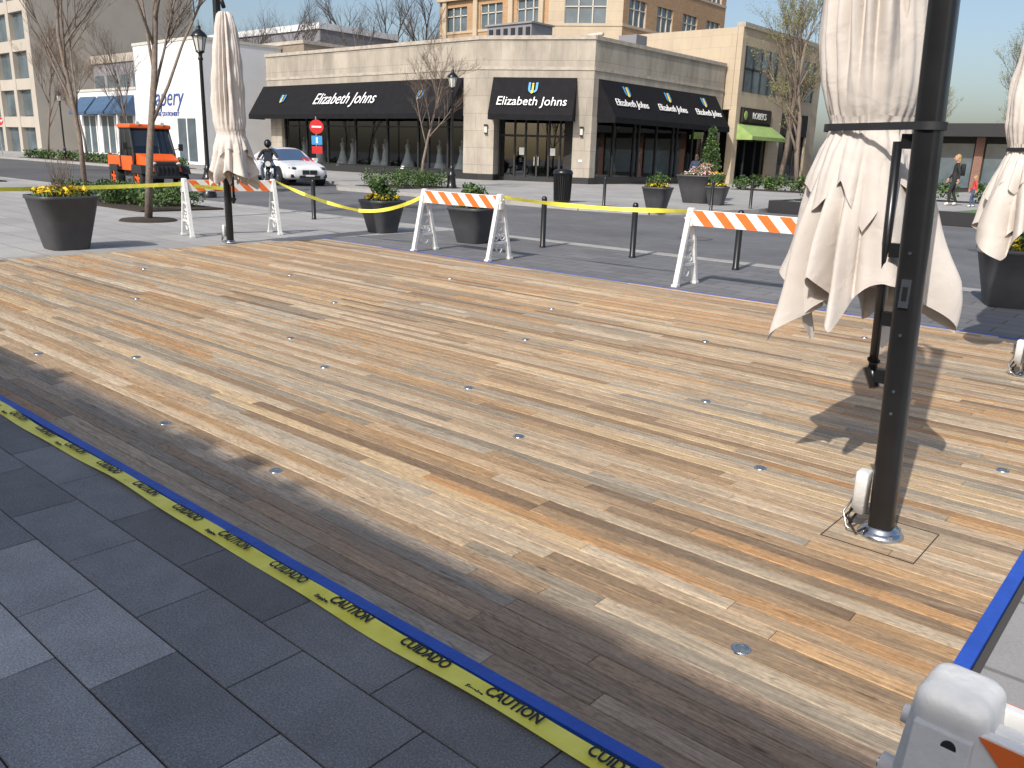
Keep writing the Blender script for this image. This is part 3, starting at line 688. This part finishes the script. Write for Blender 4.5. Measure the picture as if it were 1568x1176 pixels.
b.add([(-55.0,36.6,7.3),(-34.3,36.6,7.3),(-28.7,39.4,7.3),(-28.7,54,7.3),(-55.0,54,7.3)],[(0,1,2,3,4)],'roof')
b.box(-55.3,-54.9,36.7,54.1,0,Z1,'limestone'); b.box(-55.3,-28.7,54.1,54.4,0,Z1,'limestone')
b.box(-38.0,-34.4,41,43,7.3,9.2,'grey_wall'); b.box(-38.1,-34.3,40.9,43.1,9.2,9.3,'roof')
for i in range(6): b.box(-37.8+i*.6,-37.5+i*.6,40.94,41,7.9,9.0,'black_matte')
b.box(-41.5,-40,42,43.5,7.3,8.7,'frame'); b.box(-31.5,-30.2,46,47.2,7.3,8.9,'grey_wall'); b.tube([(-33,45,7.3),(-33,45,8.9),(-32,45,8.9)],.12,'frame',8)
cs=b.obj('corner_shop_building')
def logo(x,y,z,rot,par):
    text('emblem','U',.85,(x,y,z),rot,'tcyan',par,off=.02); text('emblem','j',.7,(x,y,z+.05),rot,'tyel',par,ext=.02,off=.02)
sl=math.atan2(2.0,1.35)
def onA(s,f,d=1.35): return (-55.3+s,36.3-d*f-.06,5.75-2.0*f+.05)
text('sign_lettering','Elizabeth Johns',1.22,onA(9.9,.55),(sl,0,0),'text',cs,shear=.12,sx=.86)
for s in(3.0,17.0): logo(*onA(s,.5),(sl,0,0),cs)
slc=math.atan2(2.0,1.0); nrm=Vector((math.sin(phi),-math.cos(phi)))
def onC(s,f): 
    p=Vector((-34.2,36.3))+Vector((math.cos(phi),math.sin(phi)))*s+nrm*(1.0*f+.06); return (p.x,p.y,5.75-2.0*f+.05)
text('sign_lettering','Elizabeth Johns',.74,onC(3.25,.68),(slc,0,phi),'text',cs,shear=.12,sx=.9); logo(*onC(3.25,.32),(slc,0,phi),cs)
slr=math.atan2(2.0,1.25)
for s in(2.7,7.2,11.7):
    f=.62; text('sign_lettering','Elizabeth Johns',.62,(-28.3+1.25*f+.06,39.2+s,5.75-2*f+.05),(slr,0,R(90)),'text',cs,shear=.12,sx=.9)
    f=.3; logo(-28.3+1.25*f+.06,39.2+s,5.75-2*f+.05,(slr,0,R(90)),cs)
b=B(); b.T=FT(-27.4,54.5,R(90)); L2=14
b.box(0,L2,0,.4,5.2,10.2,'cream'); b.box(0,L2,-.1,.5,10.2,10.5,'limedark'); b.box(0,.6,-.02,.5,0,5.2,'cream'); b.box(5.6,7.4,-.02,.5,0,5.2,'cream'); b.box(12.4,L2,-.02,.5,0,5.2,'cream')
b.box(.6,5.6,0,.4,3.6,5.2,'dark'); b.box(7.4,12.4,0,.4,3.6,5.2,'dark')
for a,c in((.6,5.6),(7.4,12.4)):
    b.add([(a,.25,0.1),(c,.25,.1),(c,.25,3.6),(a,.25,3.6)],[(0,1,2,3)],'glass'); b.box(a,c,3,3.2,0,4,'dark')
    for k in range(4): s=a+(c-a)*k/3; b.box(s-.06,s+.06,.18,.3,0,3.6,'black_matte')
    b.box(a,c,-.012,0,6.2,9.1,'winblue')
    for k in range(5): s=a+(c-a)*k/4; b.box(s-.06,s+.06,-.06,-.015,6.2,9.1,'black_matte')
    b.box(a,c,-.06,-.015,7.6,7.72,'black_matte')
b.box(.9,5.4,-.12,-.005,4.25,5.1,'soil')
awning(b,.4,5.8,4.1,3.3,1.2,'greenawn',.25)
b.T=Matrix.Identity(4); b.box(-45,-27.8,54.5,68.5,9.5,9.8,'roof'); b.box(-45,-27.81,54.46,54.9,5,10.2,'cream'); b.box(-45,-27.81,68,68.45,0,10.2,'cream')
jb=b.obj('juice_shop_building'); text('sign_lettering','ROBEKS',.62,(-27.24,57.9,4.68),(R(90),0,R(90)),'text',jb); 
b2=B(); b2.ell((-27.24,55.75,4.68),(.03,.28,.3),'greenawn'); b2.obj('sign_logo',parent=jb)
def grid(b,L_,z0,z1,fh,bay,ww,wh,sill,key,recess=.15,band='cream'):
    nb=max(1,int(L_/bay)); bay=L_/nb; z=z0
    b.box(0,L_,recess+.05,recess+.3,z0,z1,'winblue')
    nf=int((z1-z0)/fh)
    for f in range(nf+1):
        zb=z0+f*fh; zt=min(zb+sill,z1) if f<nf else z1
        zl=z0+(f-1)*fh+sill+wh if f>0 else z0
        if zt>zl: b.box(0,L_,0,.5,zl,zt,key)
        if f<nf: b.box(-.02,L_+.02,-.06,0,zb+sill-.22,zb+sill,band)
    for k in range(nb+1):
        s0=max(0,k*bay-(bay-ww)/2); s1=min(L_,k*bay+(bay-ww)/2)
        for f in range(nf):
            zb=z0+f*fh+sill; b.box(s0,s1,.003,.5,zb,zb+wh,key)
    for k in range(nb):
        for f in range(nf):
            zb=z0+f*fh+sill; s0=k*bay+(bay-ww)/2
            for q in(0,.333,.667,1): b.box(s0+ww*q-.05,s0+ww*q+.05,.08,recess+.04,zb,zb+wh,'frame')
            b.box(s0,s0+ww,.08,recess+.04,zb+wh*.62,zb+wh*.62+.08,'frame')
b=B()
b.T=FT(-61.8,60,0); grid(b,13.3,0,23.2,3.85,4.4,2.7,2.1,1.0,'brick')
b.T=FT(-48.5,60,math.atan2(3.2,5.5)); grid(b,6.36,0,23.2,3.85,6.36,3.6,2.1,1.0,'cream')
b.T=FT(-43,63.2,R(90)); grid(b,18,0,23.2,3.85,4.5,2.7,2.1,1.0,'brick')
b.T=Matrix.Identity(4); b.box(-61.8,-61.3,60.5,81,0,23.2,'brick'); b.box(-61.2,-43.6,80.5,81,0,23.2,'brick'); b.add([(-61.8,60.1,23),(-48.5,60.1,23),(-43.1,63.3,23),(-43.1,81,23),(-61.8,81,23)],[(0,1,2,3,4)],'roof')
for s in(-61.0,-57.0,-52.7,-49.2): b.box(s-.25,s+.25,59.75,59.93,0,23.4,'cream')
b.box(-61.9,-48.6,59.6,59.92,10.9,11.3,'cream'); b.box(-61.9,-48.6,59.6,59.92,15.2,15.6,'cream')
b.obj('brick_apartment_tower')
b=B(); b.T=FT(-67,40,0); b.box(0,11.2,0,12,0,9.1,'brick2'); b.box(-.05,11.25,-.08,12.1,9.1,9.35,'limedark')
for s in(1.5,4.5,8.8): b.box(s,s+1.4,-.012,0,5.2,7,'winblue'); b.box(s-.1,s+1.5,-.08,-.002,5.0,5.2,'limedark'); b.box(s+.66,s+.74,-.04,-.014,5.2,7,'frame')
b.obj('grey_brick_building')
b=B(); b.T=FT(-68.5,33,0); b.box(0,9.9,0,6.9,0,8.8,'white_wall'); b.box(-.05,9.95,-.06,6.95,8.8,9.0,'frame'); b.box(6.2,9.0,-.01,0,.3,3.4,'winblue')
for s in(6.2,7.6,9.0): b.box(s-.06,s+.06,-.05,-.012,.3,3.4,'boardwhite')
b.T=FT(-79.5,33,0); b.box(0,10.99,0.02,6.9,0,5.6,'white_wall'); b.box(-.05,11,-.05,6.95,5.6,5.8,'frame')
for s in(.8,4.3,7.7):
    b.box(s,s+2.5,-.01,.02,.6,3.6,'winblue'); 
    for q in(0,1.25,2.5): b.box(s+q-.07,s+q+.07,-.06,-.012,.5,3.6,'boardwhite')
    awning(b,s-.3,s+2.8,5.2,3.9,1.1,'blueawn',.2)
wb=b.obj('white_storefront_building'); text('sign_lettering','Papery',1.9,(-63.9,32.96,4.9),(R(90),0,0),'tblue',wb,shear=.3,off=-.01); text('sign_lettering','FINE STATIONERY',.45,(-63.7,32.96,3.7),(R(90),0,0),'tblue',wb)
b=B(); b.T=FT(-97,42,0); b.box(0,12,0,15,0,10,'grey_wall'); b.box(0,12,-.15,0,4.2,4.7,'beige_wall'); b.box(0,12,-.15,0,9.4,10.2,'beige_wall')
for k in range(4): b.box(.6+k*2.9,2.9+k*2.9,-.012,-.002,.6,3.6,'winblue'); b.box(.6+k*2.9,2.9+k*2.9,-.012,-.002,5.4,8.2,'winblue')
b.obj('grey_office_building')
b=B(); b.T=FT(-135,36,0); 
b.box(0,38,.5,18,0,20,'dark')
for f in range(6): b.box(0,38,0,.6,f*3.8+2.7,f*3.8+3.8,'beige_wall')
for k in range(9): b.box(k*4.65,k*4.65+.8,-.05,.55,0,22.5,'beige_wall')
for f in range(5): b.box(.8,37.2,.45,.498,f*3.8+.1,f*3.8+2.7,'winblue')
b.box(38,38.4,-.05,18,0,22.4,'beige_wall')
b.obj('beige_office_building')
b=B(); b.T=FT(-118,64,0); b.box(0,32,0,12,0,15,'grey_wall'); b.box(-.1,32.1,-.2,12,15,15.7,'white_wall')
for k in range(7): b.box(1+k*4.1,4+k*4.1,-.012,-.002,10,13,'winblue')
b.obj('department_store_building')
b=B(); b.T=FT(-22,62,0); b.box(0,45,0,12,0,3.6,'dark'); b.box(-.8,46,-1.6,13,3.6,4.4,'black_matte')
for k in range(12): b.box(k*4,k*4+.5,-.2,-.002,0,3.6,'brickred'); b.box(k*4+.6,k*4+3.9,-.05,-.004,.4,3.2,'winblue')
b.obj('low_restaurant_building')
# storefront opposite (behind the photographer) that throws the foreground shadow
b=B(); HB=6.16; b.T=FT(-10.5,-5,0)
b.box(0,15,-10,0,0,HB,'cream')
b.T=FT(4.5,-5,R(180))
for k in range(3):
    b.box(1+k*4.9,4.5+k*4.9,-.012,-.001,.4,3.4,'winblue'); b.box(.9+k*4.9,4.6+k*4.9,-.06,-.002,3.4,3.7,'limedark')
b.T=Matrix.Identity(4)
for x,h,w_ in((-3.2,.10,.35),(-2.6,.16,.18),(-2.15,.10,.14),(-5.2,.12,.3),(-.6,.08,.5),(-7.4,.14,.4)): b.box(x,x+w_,-5.3,-5.05,HB,HB+h,'limedark')  # unseen roof blocks, added to put bumps in the shadow edge
b.obj('stone_storefront_building')
# ------------------------------------------------------------------ signs
b=B(); b.cyl((0,0,0),(0,0,3.0),.03,.03,'chrome',8); 
b.cyl((0.02,-.03,2.55),(.02,-.05,2.55),.32,.32,'tred',24); b.box(-.2,.24,-.055,-.052,2.51,2.59,'text'); b.box(-.22,.26,-.05,-.03,1.75,2.15,'tcyan'); b.box(-.02,.06,-.054,-.051,1.82,2.08,'text'); b.box(-.22,.26,-.05,-.03,1.35,1.68,'tred')
b.obj('no_entry_sign',(-33.3,24.4,.0),R(50))
b=B(); b.cyl((0,0,0),(0,0,3.3),.035,.035,'chrome',8); b.cyl((0,-.03,2.8),(0,-.05,2.8),.4,.4,'tred',8,smooth=False); 
so=b.obj('stop_sign',(-80.0,26.6,.1),R(50)); t=text('sign_lettering','STOP',.3,(0,0,0),(R(90),0,0),'text',None,off=.01); t.parent=so; t.location=(0,-.055,2.8)
# ------------------------------------------------------------------ car
def wheel(b,x,y,r,w,side,rim='chrome'):
    n=22
    prof=[(r*.62,-w/2),(r*.93,-w/2),(r,-w*.36),(r,w*.36),(r*.93,w/2),(r*.62,w/2)]
    vs=[];fs=[]
    for rr,yy in prof:
        for i in range(n): a=2*math.pi*i/n; vs.append((x+rr*math.cos(a),y+yy,r+rr*math.sin(a)))
    for j in range(len(prof)-1):
        for i in range(n): fs.append((j*n+i,(j+1)*n+i,(j+1)*n+(i+1)%n,j*n+(i+1)%n))
    b.add(vs,fs,'rubber',True)
    yo=y+side*w*.42
    b.cyl((x,y-side*w*.2,r),(x,y+side*w*.1,r),r*.62,r*.62,'black_matte',20)
    for k in range(5):
        a=2*math.pi*k/5+.3; d=Vector((math.cos(a),0,math.sin(a))); s=Vector((-d.z,0,d.x))*r*.09
        c=Vector((x,yo,r)); p=[c+d*r*.1-s*1.3,c+d*r*.62-s*.8,c+d*r*.62+s*.8,c+d*r*.1+s*1.3]
        b.hexa([q-Vector((0,side*.03,0)) for q in p]+p,rim)
    b.tube([(x+r*.62*math.cos(a),yo,r+r*.62*math.sin(a)) for a in[2*math.pi*t/20 for t in range(20)]],r*.035,rim,5,True)
    b.cyl((x,yo-.02*side,r),(x,yo+.02*side,r),r*.14,r*.14,rim,10)
def car():
    b=B()
    S=[(-2.3,.70,.42,.80,.84,.55),(-2.2,.84,.30,.90,.97,.66),(-1.75,.91,.24,.95,1.06,.66),(-1.25,.93,.22,.96,1.28,.60),(-.7,.93,.21,.96,1.39,.60),(-.1,.93,.21,.95,1.42,.61),(.35,.93,.21,.93,1.36,.60),(.8,.93,.22,.91,1.12,.63),(1.15,.92,.22,.89,.93,.74),(1.6,.90,.22,.82,.87,.70),(2.0,.86,.24,.75,.80,.64),(2.28,.76,.28,.64,.70,.52),(2.38,.60,.32,.54,.60,.42)]
    vs=[];K=0
    for x,w,zb,zl,zr,wr in S:
        half=[(0,zb),(w*.85,zb),(w*.98,zb+.08),(w,zb+(zl-zb)*.5),(w*.965,zl-.04),(w*.93,zl),(wr+.04,zr-(zr-zl)*.2),(wr*.82,zr-.005),(wr*.4,zr+.015)]
        loop=[(x,y,z) for y,z in half]+[(x,0,zr+.02)]+[(x,-y,z) for y,z in reversed(half[1:])]
        K=len(loop); vs+=loop
    fs=[];fg=[]
    for j in range(len(S)-1):
        for i in range(K):
            f=(j*K+i,(j+1)*K+i,(j+1)*K+(i+1)%K,j*K+(i+1)%K)
            glass=(i in(5,K-7) and 2<=j<=7) or (j in(2,7) and i in(6,7,8,9,10,11)) or (j==6 and i in(7,8,9,10))
            (fg if glass else fs).append(f)
    fs.append(tuple(range(K))); fs.append(tuple((len(S)-1)*K+i for i in range(K-1,-1,-1)))
    b.add(vs,fs,'car',True); b.add(vs,fg,'cglass',True)
    b.box(-1.2,.6,-.5,.5,.5,.9,'black_matte')
    for x in(-1.42,1.42):
        for sd in(-1,1):
            b.cyl((x,sd*.60,.34),(x,sd*.938,.34),.395,.395,'black_matte',24); wheel(b,x,sd*.85,.335,.21,sd)
    for sd in(-1,1):
        b.tube([(-.25,sd*.895,.95),(-.25,sd*.66,1.37)],.025,'black_matte',6)
        b.box(.62,.80,sd*.98-.09,sd*.98+.09,.92,1.05,'car'); b.box(-1.05,1.05,sd*.93-.012,sd*.93+.012,.24,.30,'black_matte')
        b.ell((2.14,sd*.60,.67),(.20,.19,.06),'chrome',12,6); b.ell((2.2,sd*.60,.66),(.16,.14,.04),'black_matte',12,6); b.box(2.27,2.35,sd*.60-.14,sd*.60+.14,.32,.44,'black_matte')
        b.box(2.36,2.41,sd*.16-.14,sd*.16+.14,.44,.60,'black_matte'); b.box(2.40,2.415,sd*.16-.15,sd*.16+.15,.595,.61,'chrome')
        b.tube([(-.25,sd*.937,.93),(-.25,sd*.937,.3)],.006,'black_matte',4); b.tube([(.78,sd*.937,.9),(.74,sd*.937,.3)],.006,'black_matte',4); b.box(-.15,.05,sd*.945-.012,sd*.945+.012,.80,.83,'chrome')
    b.box(2.30,2.42,-.42,.42,.29,.40,'black_matte'); b.box(2.415,2.425,-.18,.18,.37,.43,'boardwhite')
    return b.mesh('parked_car')
cm=car(); put('parked_car',cm,(-33.8,23.0,-.02),R(-12),scale=1.12)
put('parked_car',cm,(-88,24,-.02),0)
# utility vehicle
b=B()
for x in(-1.0,1.0):
    for sd in(-1,1): wheel(b,x,sd*.66,.36,.28,sd,'orpaint'); 
b.box(-1.5,1.35,-.55,.55,.42,.62,'black_matte')
b.hexa([(.55,-.62,.62),(1.48,-.50,.62),(1.48,.50,.62),(.55,.62,.62),(.55,-.62,1.18),(1.38,-.46,1.0),(1.38,.46,1.0),(.55,.62,1.18)],'orpaint')
b.hexa([(1.44,-.44,.45),(1.56,-.40,.45),(1.56,.40,.45),(1.44,.44,.45),(1.40,-.42,.95),(1.47,-.38,.92),(1.47,.38,.92),(1.40,.42,.95)],'black_matte')
b.box(1.5,1.62,-.55,.55,.40,.48,'black_matte'); b.tube([(1.58,-.45,.45),(1.62,-.45,.85),(1.62,.45,.85),(1.58,.45,.45)],.022,'black',6)
for k in range(5): b.box(1.50,1.56,-.34+k*.14,-.28+k*.14,.52,.80,'granite')
for sd in(-1,1):
    b.ell((1.44,sd*.40,.86),(.07,.11,.07),'lamp'); b.hexa([(.62,sd*.5,.55),(1.45,sd*.5,.55),(1.45,sd*.82,.55),(.62,sd*.82,.55),(.62,sd*.5,.82),(1.36,sd*.5,.80),(1.36,sd*.80,.80),(.62,sd*.80,.82)],'black_matte')
    for xa,xb in((.58,.28),(-.45,-.50)): b.tube([(xa,sd*.68,.62),(xa,sd*.68,1.15),(xb,sd*.62,1.98)],.05,'black_matte',6)
    b.tube([(.05,sd*.70,1.08),(-.12,sd*.63,1.95)],.03,'black_matte',6)
    b.box(-.40,.52,sd*.70-.02,sd*.70+.02,.62,1.08,'orpaint'); b.add([(-.44,sd*.69,1.08),(.54,sd*.69,1.08),(.27,sd*.64,1.95),(-.48,sd*.64,1.95)],[(0,1,2,3)],'cglass')
    b.box(-1.6,-.55,sd*.68-.03,sd*.68+.03,.72,1.08,'orpaint'); b.hexa([(-1.35,sd*.5,.6),(-.62,sd*.5,.6),(-.62,sd*.80,.6),(-1.35,sd*.80,.6),(-1.3,sd*.5,.78),(-.66,sd*.5,.78),(-.66,sd*.78,.78),(-1.3,sd*.78,.78)],'black_matte')
    b.tube([(.5,sd*.72,1.3),(.55,sd*.92,1.38)],.015,'black_matte',5); b.box(.52,.58,sd*.92-.07,sd*.92+.07,1.28,1.5,'black_matte')
    b.cyl((.36,sd*.4,2.12),(.44,sd*.4,2.12),.06,.06,'lamp',10)
b.add([(.60,-.64,1.18),(.60,.64,1.18),(.30,.60,1.95),(.30,-.60,1.95)],[(0,1,2,3)],'cglass'); b.add([(-.5,-.64,.7),(-.5,.64,.7),(-.53,.60,1.95),(-.53,-.60,1.95)],[(0,1,2,3)],'cglass')
b.rbox(-.62,.42,-.70,.70,1.97,2.10,'orpaint',.05); b.box(-.58,.38,-.66,.66,1.93,1.97,'black_matte')
b.box(-1.6,-.55,-.65,.65,.66,.72,'orpaint'); b.box(-1.63,-1.57,-.68,.68,.72,1.05,'orpaint'); b.box(-.35,.05,-.5,.5,.62,.95,'black_matte'); b.box(-.42,-.3,-.5,.5,.9,1.4,'black_matte')
b.tube([(.42,.25,1.02),(.30,.25,1.2)],.02,'black_matte',6); b.tube([(.28+.02*math.sin(a),.25+.15*math.cos(a),1.2+.15*math.sin(a)) for a in[2*math.pi*t/14 for t in range(14)]],.014,'black_matte',5,True)
b.obj('utility_vehicle',(-30.5,14.9,-.03),R(-4),bevel=.012,scale=1.08)
# ------------------------------------------------------------------ people
def human(name,loc,head,J,cols,height=1.7,hair='hair',bag=False,child=False,helmet=False):
    order=['pelvis','chest','neck','headb','shL','elL','wrL','paL','shR','elR','wrR','paR','hipL','knL','anL','toL','hipR','knR','anR','toR','waist']
    par={'waist':'pelvis','chest':'waist','neck':'chest','headb':'neck','shL':'chest','elL':'shL','wrL':'elL','paL':'wrL','shR':'chest','elR':'shR','wrR':'elR','paR':'wrR','hipL':'pelvis','knL':'hipL','anL':'knL','toL':'anL','hipR':'pelvis','knR':'hipR','anR':'knR','toR':'anR'}
    rad={'pelvis':(.15,.12),'waist':(.135,.105),'chest':(.165,.12),'neck':(.06,.06),'headb':(.055,.055),'shL':(.07,.07),'elL':(.047,.047),'wrL':(.032,.032),'paL':(.038,.022),'hipL':(.095,.095),'knL':(.062,.062),'anL':(.045,.045),'toL':(.045,.035)}
    for k in list(rad): 
        if k.endswith('L'): rad[k[:-1]+'R']=rad[k]
    ks=height/1.7
    P={k:Vector(v) for k,v in J.items()}
    me=bpy.data.meshes.new(name+'_sk'); idx={k:i for i,k in enumerate(order)}
    me.from_pydata([P[k] for k in order],[(idx[a],idx[b_]) for a,b_ in par.items()],[])
    o=bpy.data.objects.new(name+'_sk',me); COL.objects.link(o)
    o.modifiers.new('s','SKIN'); sv=me.skin_vertices
    for k,i in idx.items(): sv[0].data[i].radius=rad[k]
    sv[0].data[0].use_root=True
    o.modifiers.new('ss','SUBSURF').levels=1
    bpy.context.view_layer.update(); dg=bpy.context.evaluated_depsgraph_get(); ev=bpy.data.meshes.new_from_object(o.evaluated_get(dg))
    b=B(); 
    grp={'knL':'leg','knR':'leg','anL':'leg','anR':'leg','hipL':'leg','hipR':'leg','toL':'shoe','toR':'shoe','paL':'skin','paR':'skin','headb':'skin','neck':'top'}
    def seg(c):
        best=None;bd=9
        for a,p in par.items():
            A,B_=P[p],P[a]; ab=B_-A; t=max(0,min(1,(c-A).dot(ab)/max(1e-6,ab.dot(ab)))); d=(c-(A+ab*t)).length-.5*rad[a][0]
            if d<bd: bd=d;best=a
        return grp.get(best,'top')
    vs=[v.co.copy() for v in ev.vertices]
    for f in ev.polygons:
        g=seg(f.center); b.add([vs[i] for i in f.vertices],[tuple(range(len(f.vertices)))],cols[g] if g!='skin' else 'skin',True)
    bpy.data.objects.remove(o)
    for s in 'LR':
        w_,p=P['wr'+s],P['pa'+s]; d=(p-w_).normalized(); side=d.cross(Vector((0,1,0)) if abs(d.y)<.8 else Vector((0,0,1))).normalized(); n_=d.cross(side)
        for k,(o_,l) in enumerate(((-.027,.065),(-.009,.078),(.009,.072),(.026,.056))):
            a=p+side*o_+d*.01; b.tube([a,a+d*l*.5+n_*.006,a+d*l*.85+n_*.02,a+d*l+n_*.032],[.009,.009,.008,.006],'skin',6)
        a=p-side*.025-d*.03; b.tube([a,a-side*.03+d*.02,a-side*.04+d*.05+n_*.012],[.011,.01,.007],'skin',6)
    h=P['headb']+Vector((.02,0,.10)); hs=1.25 if child else 1
    if helmet:
        b.ell(h+Vector((0,0,.02)),(.145,.125,.14),'black',16,10); b.ell(h+Vector((.06,0,.0)),(.09,.1,.05),'cglass',12,8)
    b.ell(h,(.097*hs,.076*hs,.118*hs),'skin',16,12)
    b.ell(h+Vector((.098*hs,0,-.01)),(.018,.013,.022),'skin',8,6); b.ell(h+Vector((.086*hs,0,-.055)),(.012,.026,.008),'redc',8,5)
    for sd in(-1,1): b.ell(h+Vector((.084*hs,sd*.03,.012)),(.012,.013,.009),'black_matte',8,5); b.ell(h+Vector((0,sd*.077*hs,-.005)),(.02,.01,.03),'skin',8,5)
    if not helmet:
        b.ell(h+Vector((-.022,0,.03)),(.10*hs,.085*hs,.108*hs),hair,14,10); b.ell(h+Vector((-.075,0,-.08)),(.04,.07,.13),hair,10,8)
    if bag: b.rbox(-.26,-.12,-.14,.14,1.02,1.42,'blackc',.04)
    return put(name,b.mesh(name),loc,head,scale=ks)
def stand(step=.0,arm=.1):
    return dict(pelvis=(0,0,.95),waist=(0,0,1.1),chest=(.0,0,1.3),neck=(.0,0,1.44),headb=(.01,0,1.5),
     shL=(0,.17,1.38),elL=(-.04-arm*.5,.22,1.12),wrL=(.03-arm,.23,.88),paL=(.04-arm,.23,.81),shR=(0,-.17,1.38),elR=(-.02+arm*.5,-.22,1.12),wrR=(.08+arm,-.22,.9),paR=(.11+arm,-.22,.83),
     hipL=(0,.09,.9),knL=(.04+step*.7,.1,.5),anL=(-.02+step,.1,.09),toL=(.12+step,.11,.045),hipR=(0,-.09,.9),knR=(.04-step*.3,-.1,.5),anR=(-.04-step,-.1,.1),toR=(.09-step,-.11,.045))
human('walking_woman',(-7.9,32.8,.36),R(200),stand(.12),dict(leg='blackc',shoe='whitef',top='blackc'),1.72,'blond',bag=True)
human('walking_child',(-7.2,32.6,.36),R(200),stand(.1),dict(leg='denim',shoe='whitef',top='redc'),1.05,'blond')
human('pedestrian',(-19.3,35.0,.1),R(100),stand(.15),dict(leg='denim',shoe='blackc',top='navy'),1.75)
sit=stand(); sit.update(knL=(.4,.12,.98),anL=(.42,.12,.58),toL=(.56,.12,.52),knR=(.4,-.12,.98),anR=(.42,-.12,.58),toR=(.56,-.12,.52))
human('seated_child',(-14.0,39.5,-.12),R(-60),sit,dict(leg='pinkc',shoe='whitef',top='pinkc'),1.3,'hair')
human('seated_child',(-13.2,39.9,-.12),R(-80),sit,dict(leg='denim',shoe='whitef',top='pinkc'),1.25,'blond')
b=B(); b.box(-1,1,-.22,.22,.40,.46,'bark'); b.box(-.9,-.8,-.2,.2,0,.4,'black'); b.box(.8,.9,-.2,.2,0,.4,'black'); b.box(-1,1,.2,.24,.55,.85,'bark'); b.box(-.9,-.84,.19,.24,.4,.9,'black'); b.box(.84,.9,.19,.24,.4,.9,'black'); b.obj('park_bench',(-13.6,39.9,.1),R(20))
b=B()
for x in(-.72,.72):
    b.tube([(x+.27*math.cos(a),0,.32+.27*math.sin(a)) for a in[2*math.pi*t/24 for t in range(24)]],.055,'rubber',8,True)
    for k in range(6): a=math.pi*k/3; b.cyl((x,0,.32),(x+.25*math.cos(a),0,.32+.25*math.sin(a)),.012,.012,'chrome',5)
    b.cyl((x,-.06,.32),(x,.06,.32),.05,.05,'chrome',10)
b.ell((.12,0,.82),(.30,.14,.13),'black'); b.ell((-.4,0,.78),(.36,.13,.07),'black_matte'); b.ell((.02,0,.48),(.25,.16,.18),'chrome'); b.tube([(-.72,0,.32),(-.2,0,.42),(.3,0,.75),(.42,0,.9)],.035,'black',6)
for sd in(-1,1): b.tube([(.72,sd*.09,.32),(.52,sd*.09,.72),(.42,sd*.08,1.0)],.025,'chrome',6); b.tube([(.42,sd*.08,1.0),(.38,sd*.2,1.06),(.28,sd*.36,1.05)],.016,'black',6); b.tube([(.1,sd*.16,.35),(-.5,sd*.18,.30),(-.85,sd*.18,.33)],[.03,.04,.05],'chrome',8)
b.cyl((.5,0,.92),(.60,0,.92),.085,.09,'lamp',14); b.tube([(.95,0,.55),(.82,0,.66),(.66,0,.67),(.5,0,.56)],[.03,.06,.06,.03],'black',6); b.hexa([(.42,-.14,1.0),(.5,-.14,1.0),(.5,.14,1.0),(.42,.14,1.0),(.30,-.11,1.3),(.33,-.11,1.3),(.33,.11,1.3),(.30,.11,1.3)],'cglass')
mc=b.obj('motorcycle',(-28.6,18.7,-.03),R(-35),scale=1.1)
ride=dict(pelvis=(-.28,0,.92),waist=(-.26,0,1.05),chest=(-.16,0,1.26),neck=(-.12,0,1.40),headb=(-.09,0,1.46),
 shL=(-.14,.18,1.33),elL=(.02,.30,1.14),wrL=(.22,.33,1.08),paL=(.27,.34,1.07),shR=(-.14,-.18,1.33),elR=(.02,-.30,1.14),wrR=(.22,-.33,1.08),paR=(.27,-.34,1.07),
 hipL=(-.26,.1,.88),knL=(.12,.22,.78),anL=(-.02,.2,.38),toL=(.12,.21,.33),hipR=(-.26,-.1,.88),knR=(.12,-.22,.78),anR=(-.02,-.2,.38),toR=(.12,-.21,.33))
human('motorcycle_rider',(-28.6,18.7,-.02),R(-35),ride,dict(leg='denim',shoe='blackc',top='blackc'),1.87,helmet=True)
# ------------------------------------------------------------------ light, sky, camera
EL=R(40); dx,dy=-.17,.985
sun=bpy.data.lights.new('sun','SUN'); sun.energy=4.1; sun.angle=R(.53); sun.color=(1,.955,.89)
so=bpy.data.objects.new('sun',sun); COL.objects.link(so); so.rotation_euler=Vector((dx*math.cos(EL),dy*math.cos(EL),-math.sin(EL))).to_track_quat('-Z','Y').to_euler(); so.location=(0,-20,30)
w=bpy.data.worlds.new('World'); sc.world=w; w.use_nodes=True; nt=w.node_tree
sk=nt.nodes.new('ShaderNodeTexSky'); sk.sky_type='NISHITA'; sk.sun_disc=False; sk.sun_elevation=EL; sk.sun_rotation=R(170); sk.air_density=1.0; sk.dust_density=3.0; sk.ozone_density=1.0
bg=nt.nodes['Background']; bg.inputs[1].default_value=.15; nt.links.new(sk.outputs[0],bg.inputs[0])
cam=bpy.data.cameras.new('camera'); co=bpy.data.objects.new('camera',cam); COL.objects.link(co)
p=math.atan(353/1270); r=R(1.88); h=R(40.5)
rt=Vector((math.cos(h),math.sin(h),0)); fw0=Vector((-math.sin(h),math.cos(h),0)); fw=fw0*math.cos(p)-Vector((0,0,math.sin(p))); up=rt.cross(fw)
cx=rt*math.cos(r)+up*math.sin(r); cy=up*math.cos(r)-rt*math.sin(r)
mt=Matrix((cx,cy,-fw)).transposed().to_4x4(); mt.translation=(0,0,1.65); co.matrix_world=mt
cam.sensor_fit='HORIZONTAL'; cam.angle_x=2*math.atan(784/1270); cam.clip_end=2000; cam.clip_start=.05
sc.camera=co
sc.view_settings.view_transform='Standard'; sc.view_settings.look='None'; sc.view_settings.exposure=0
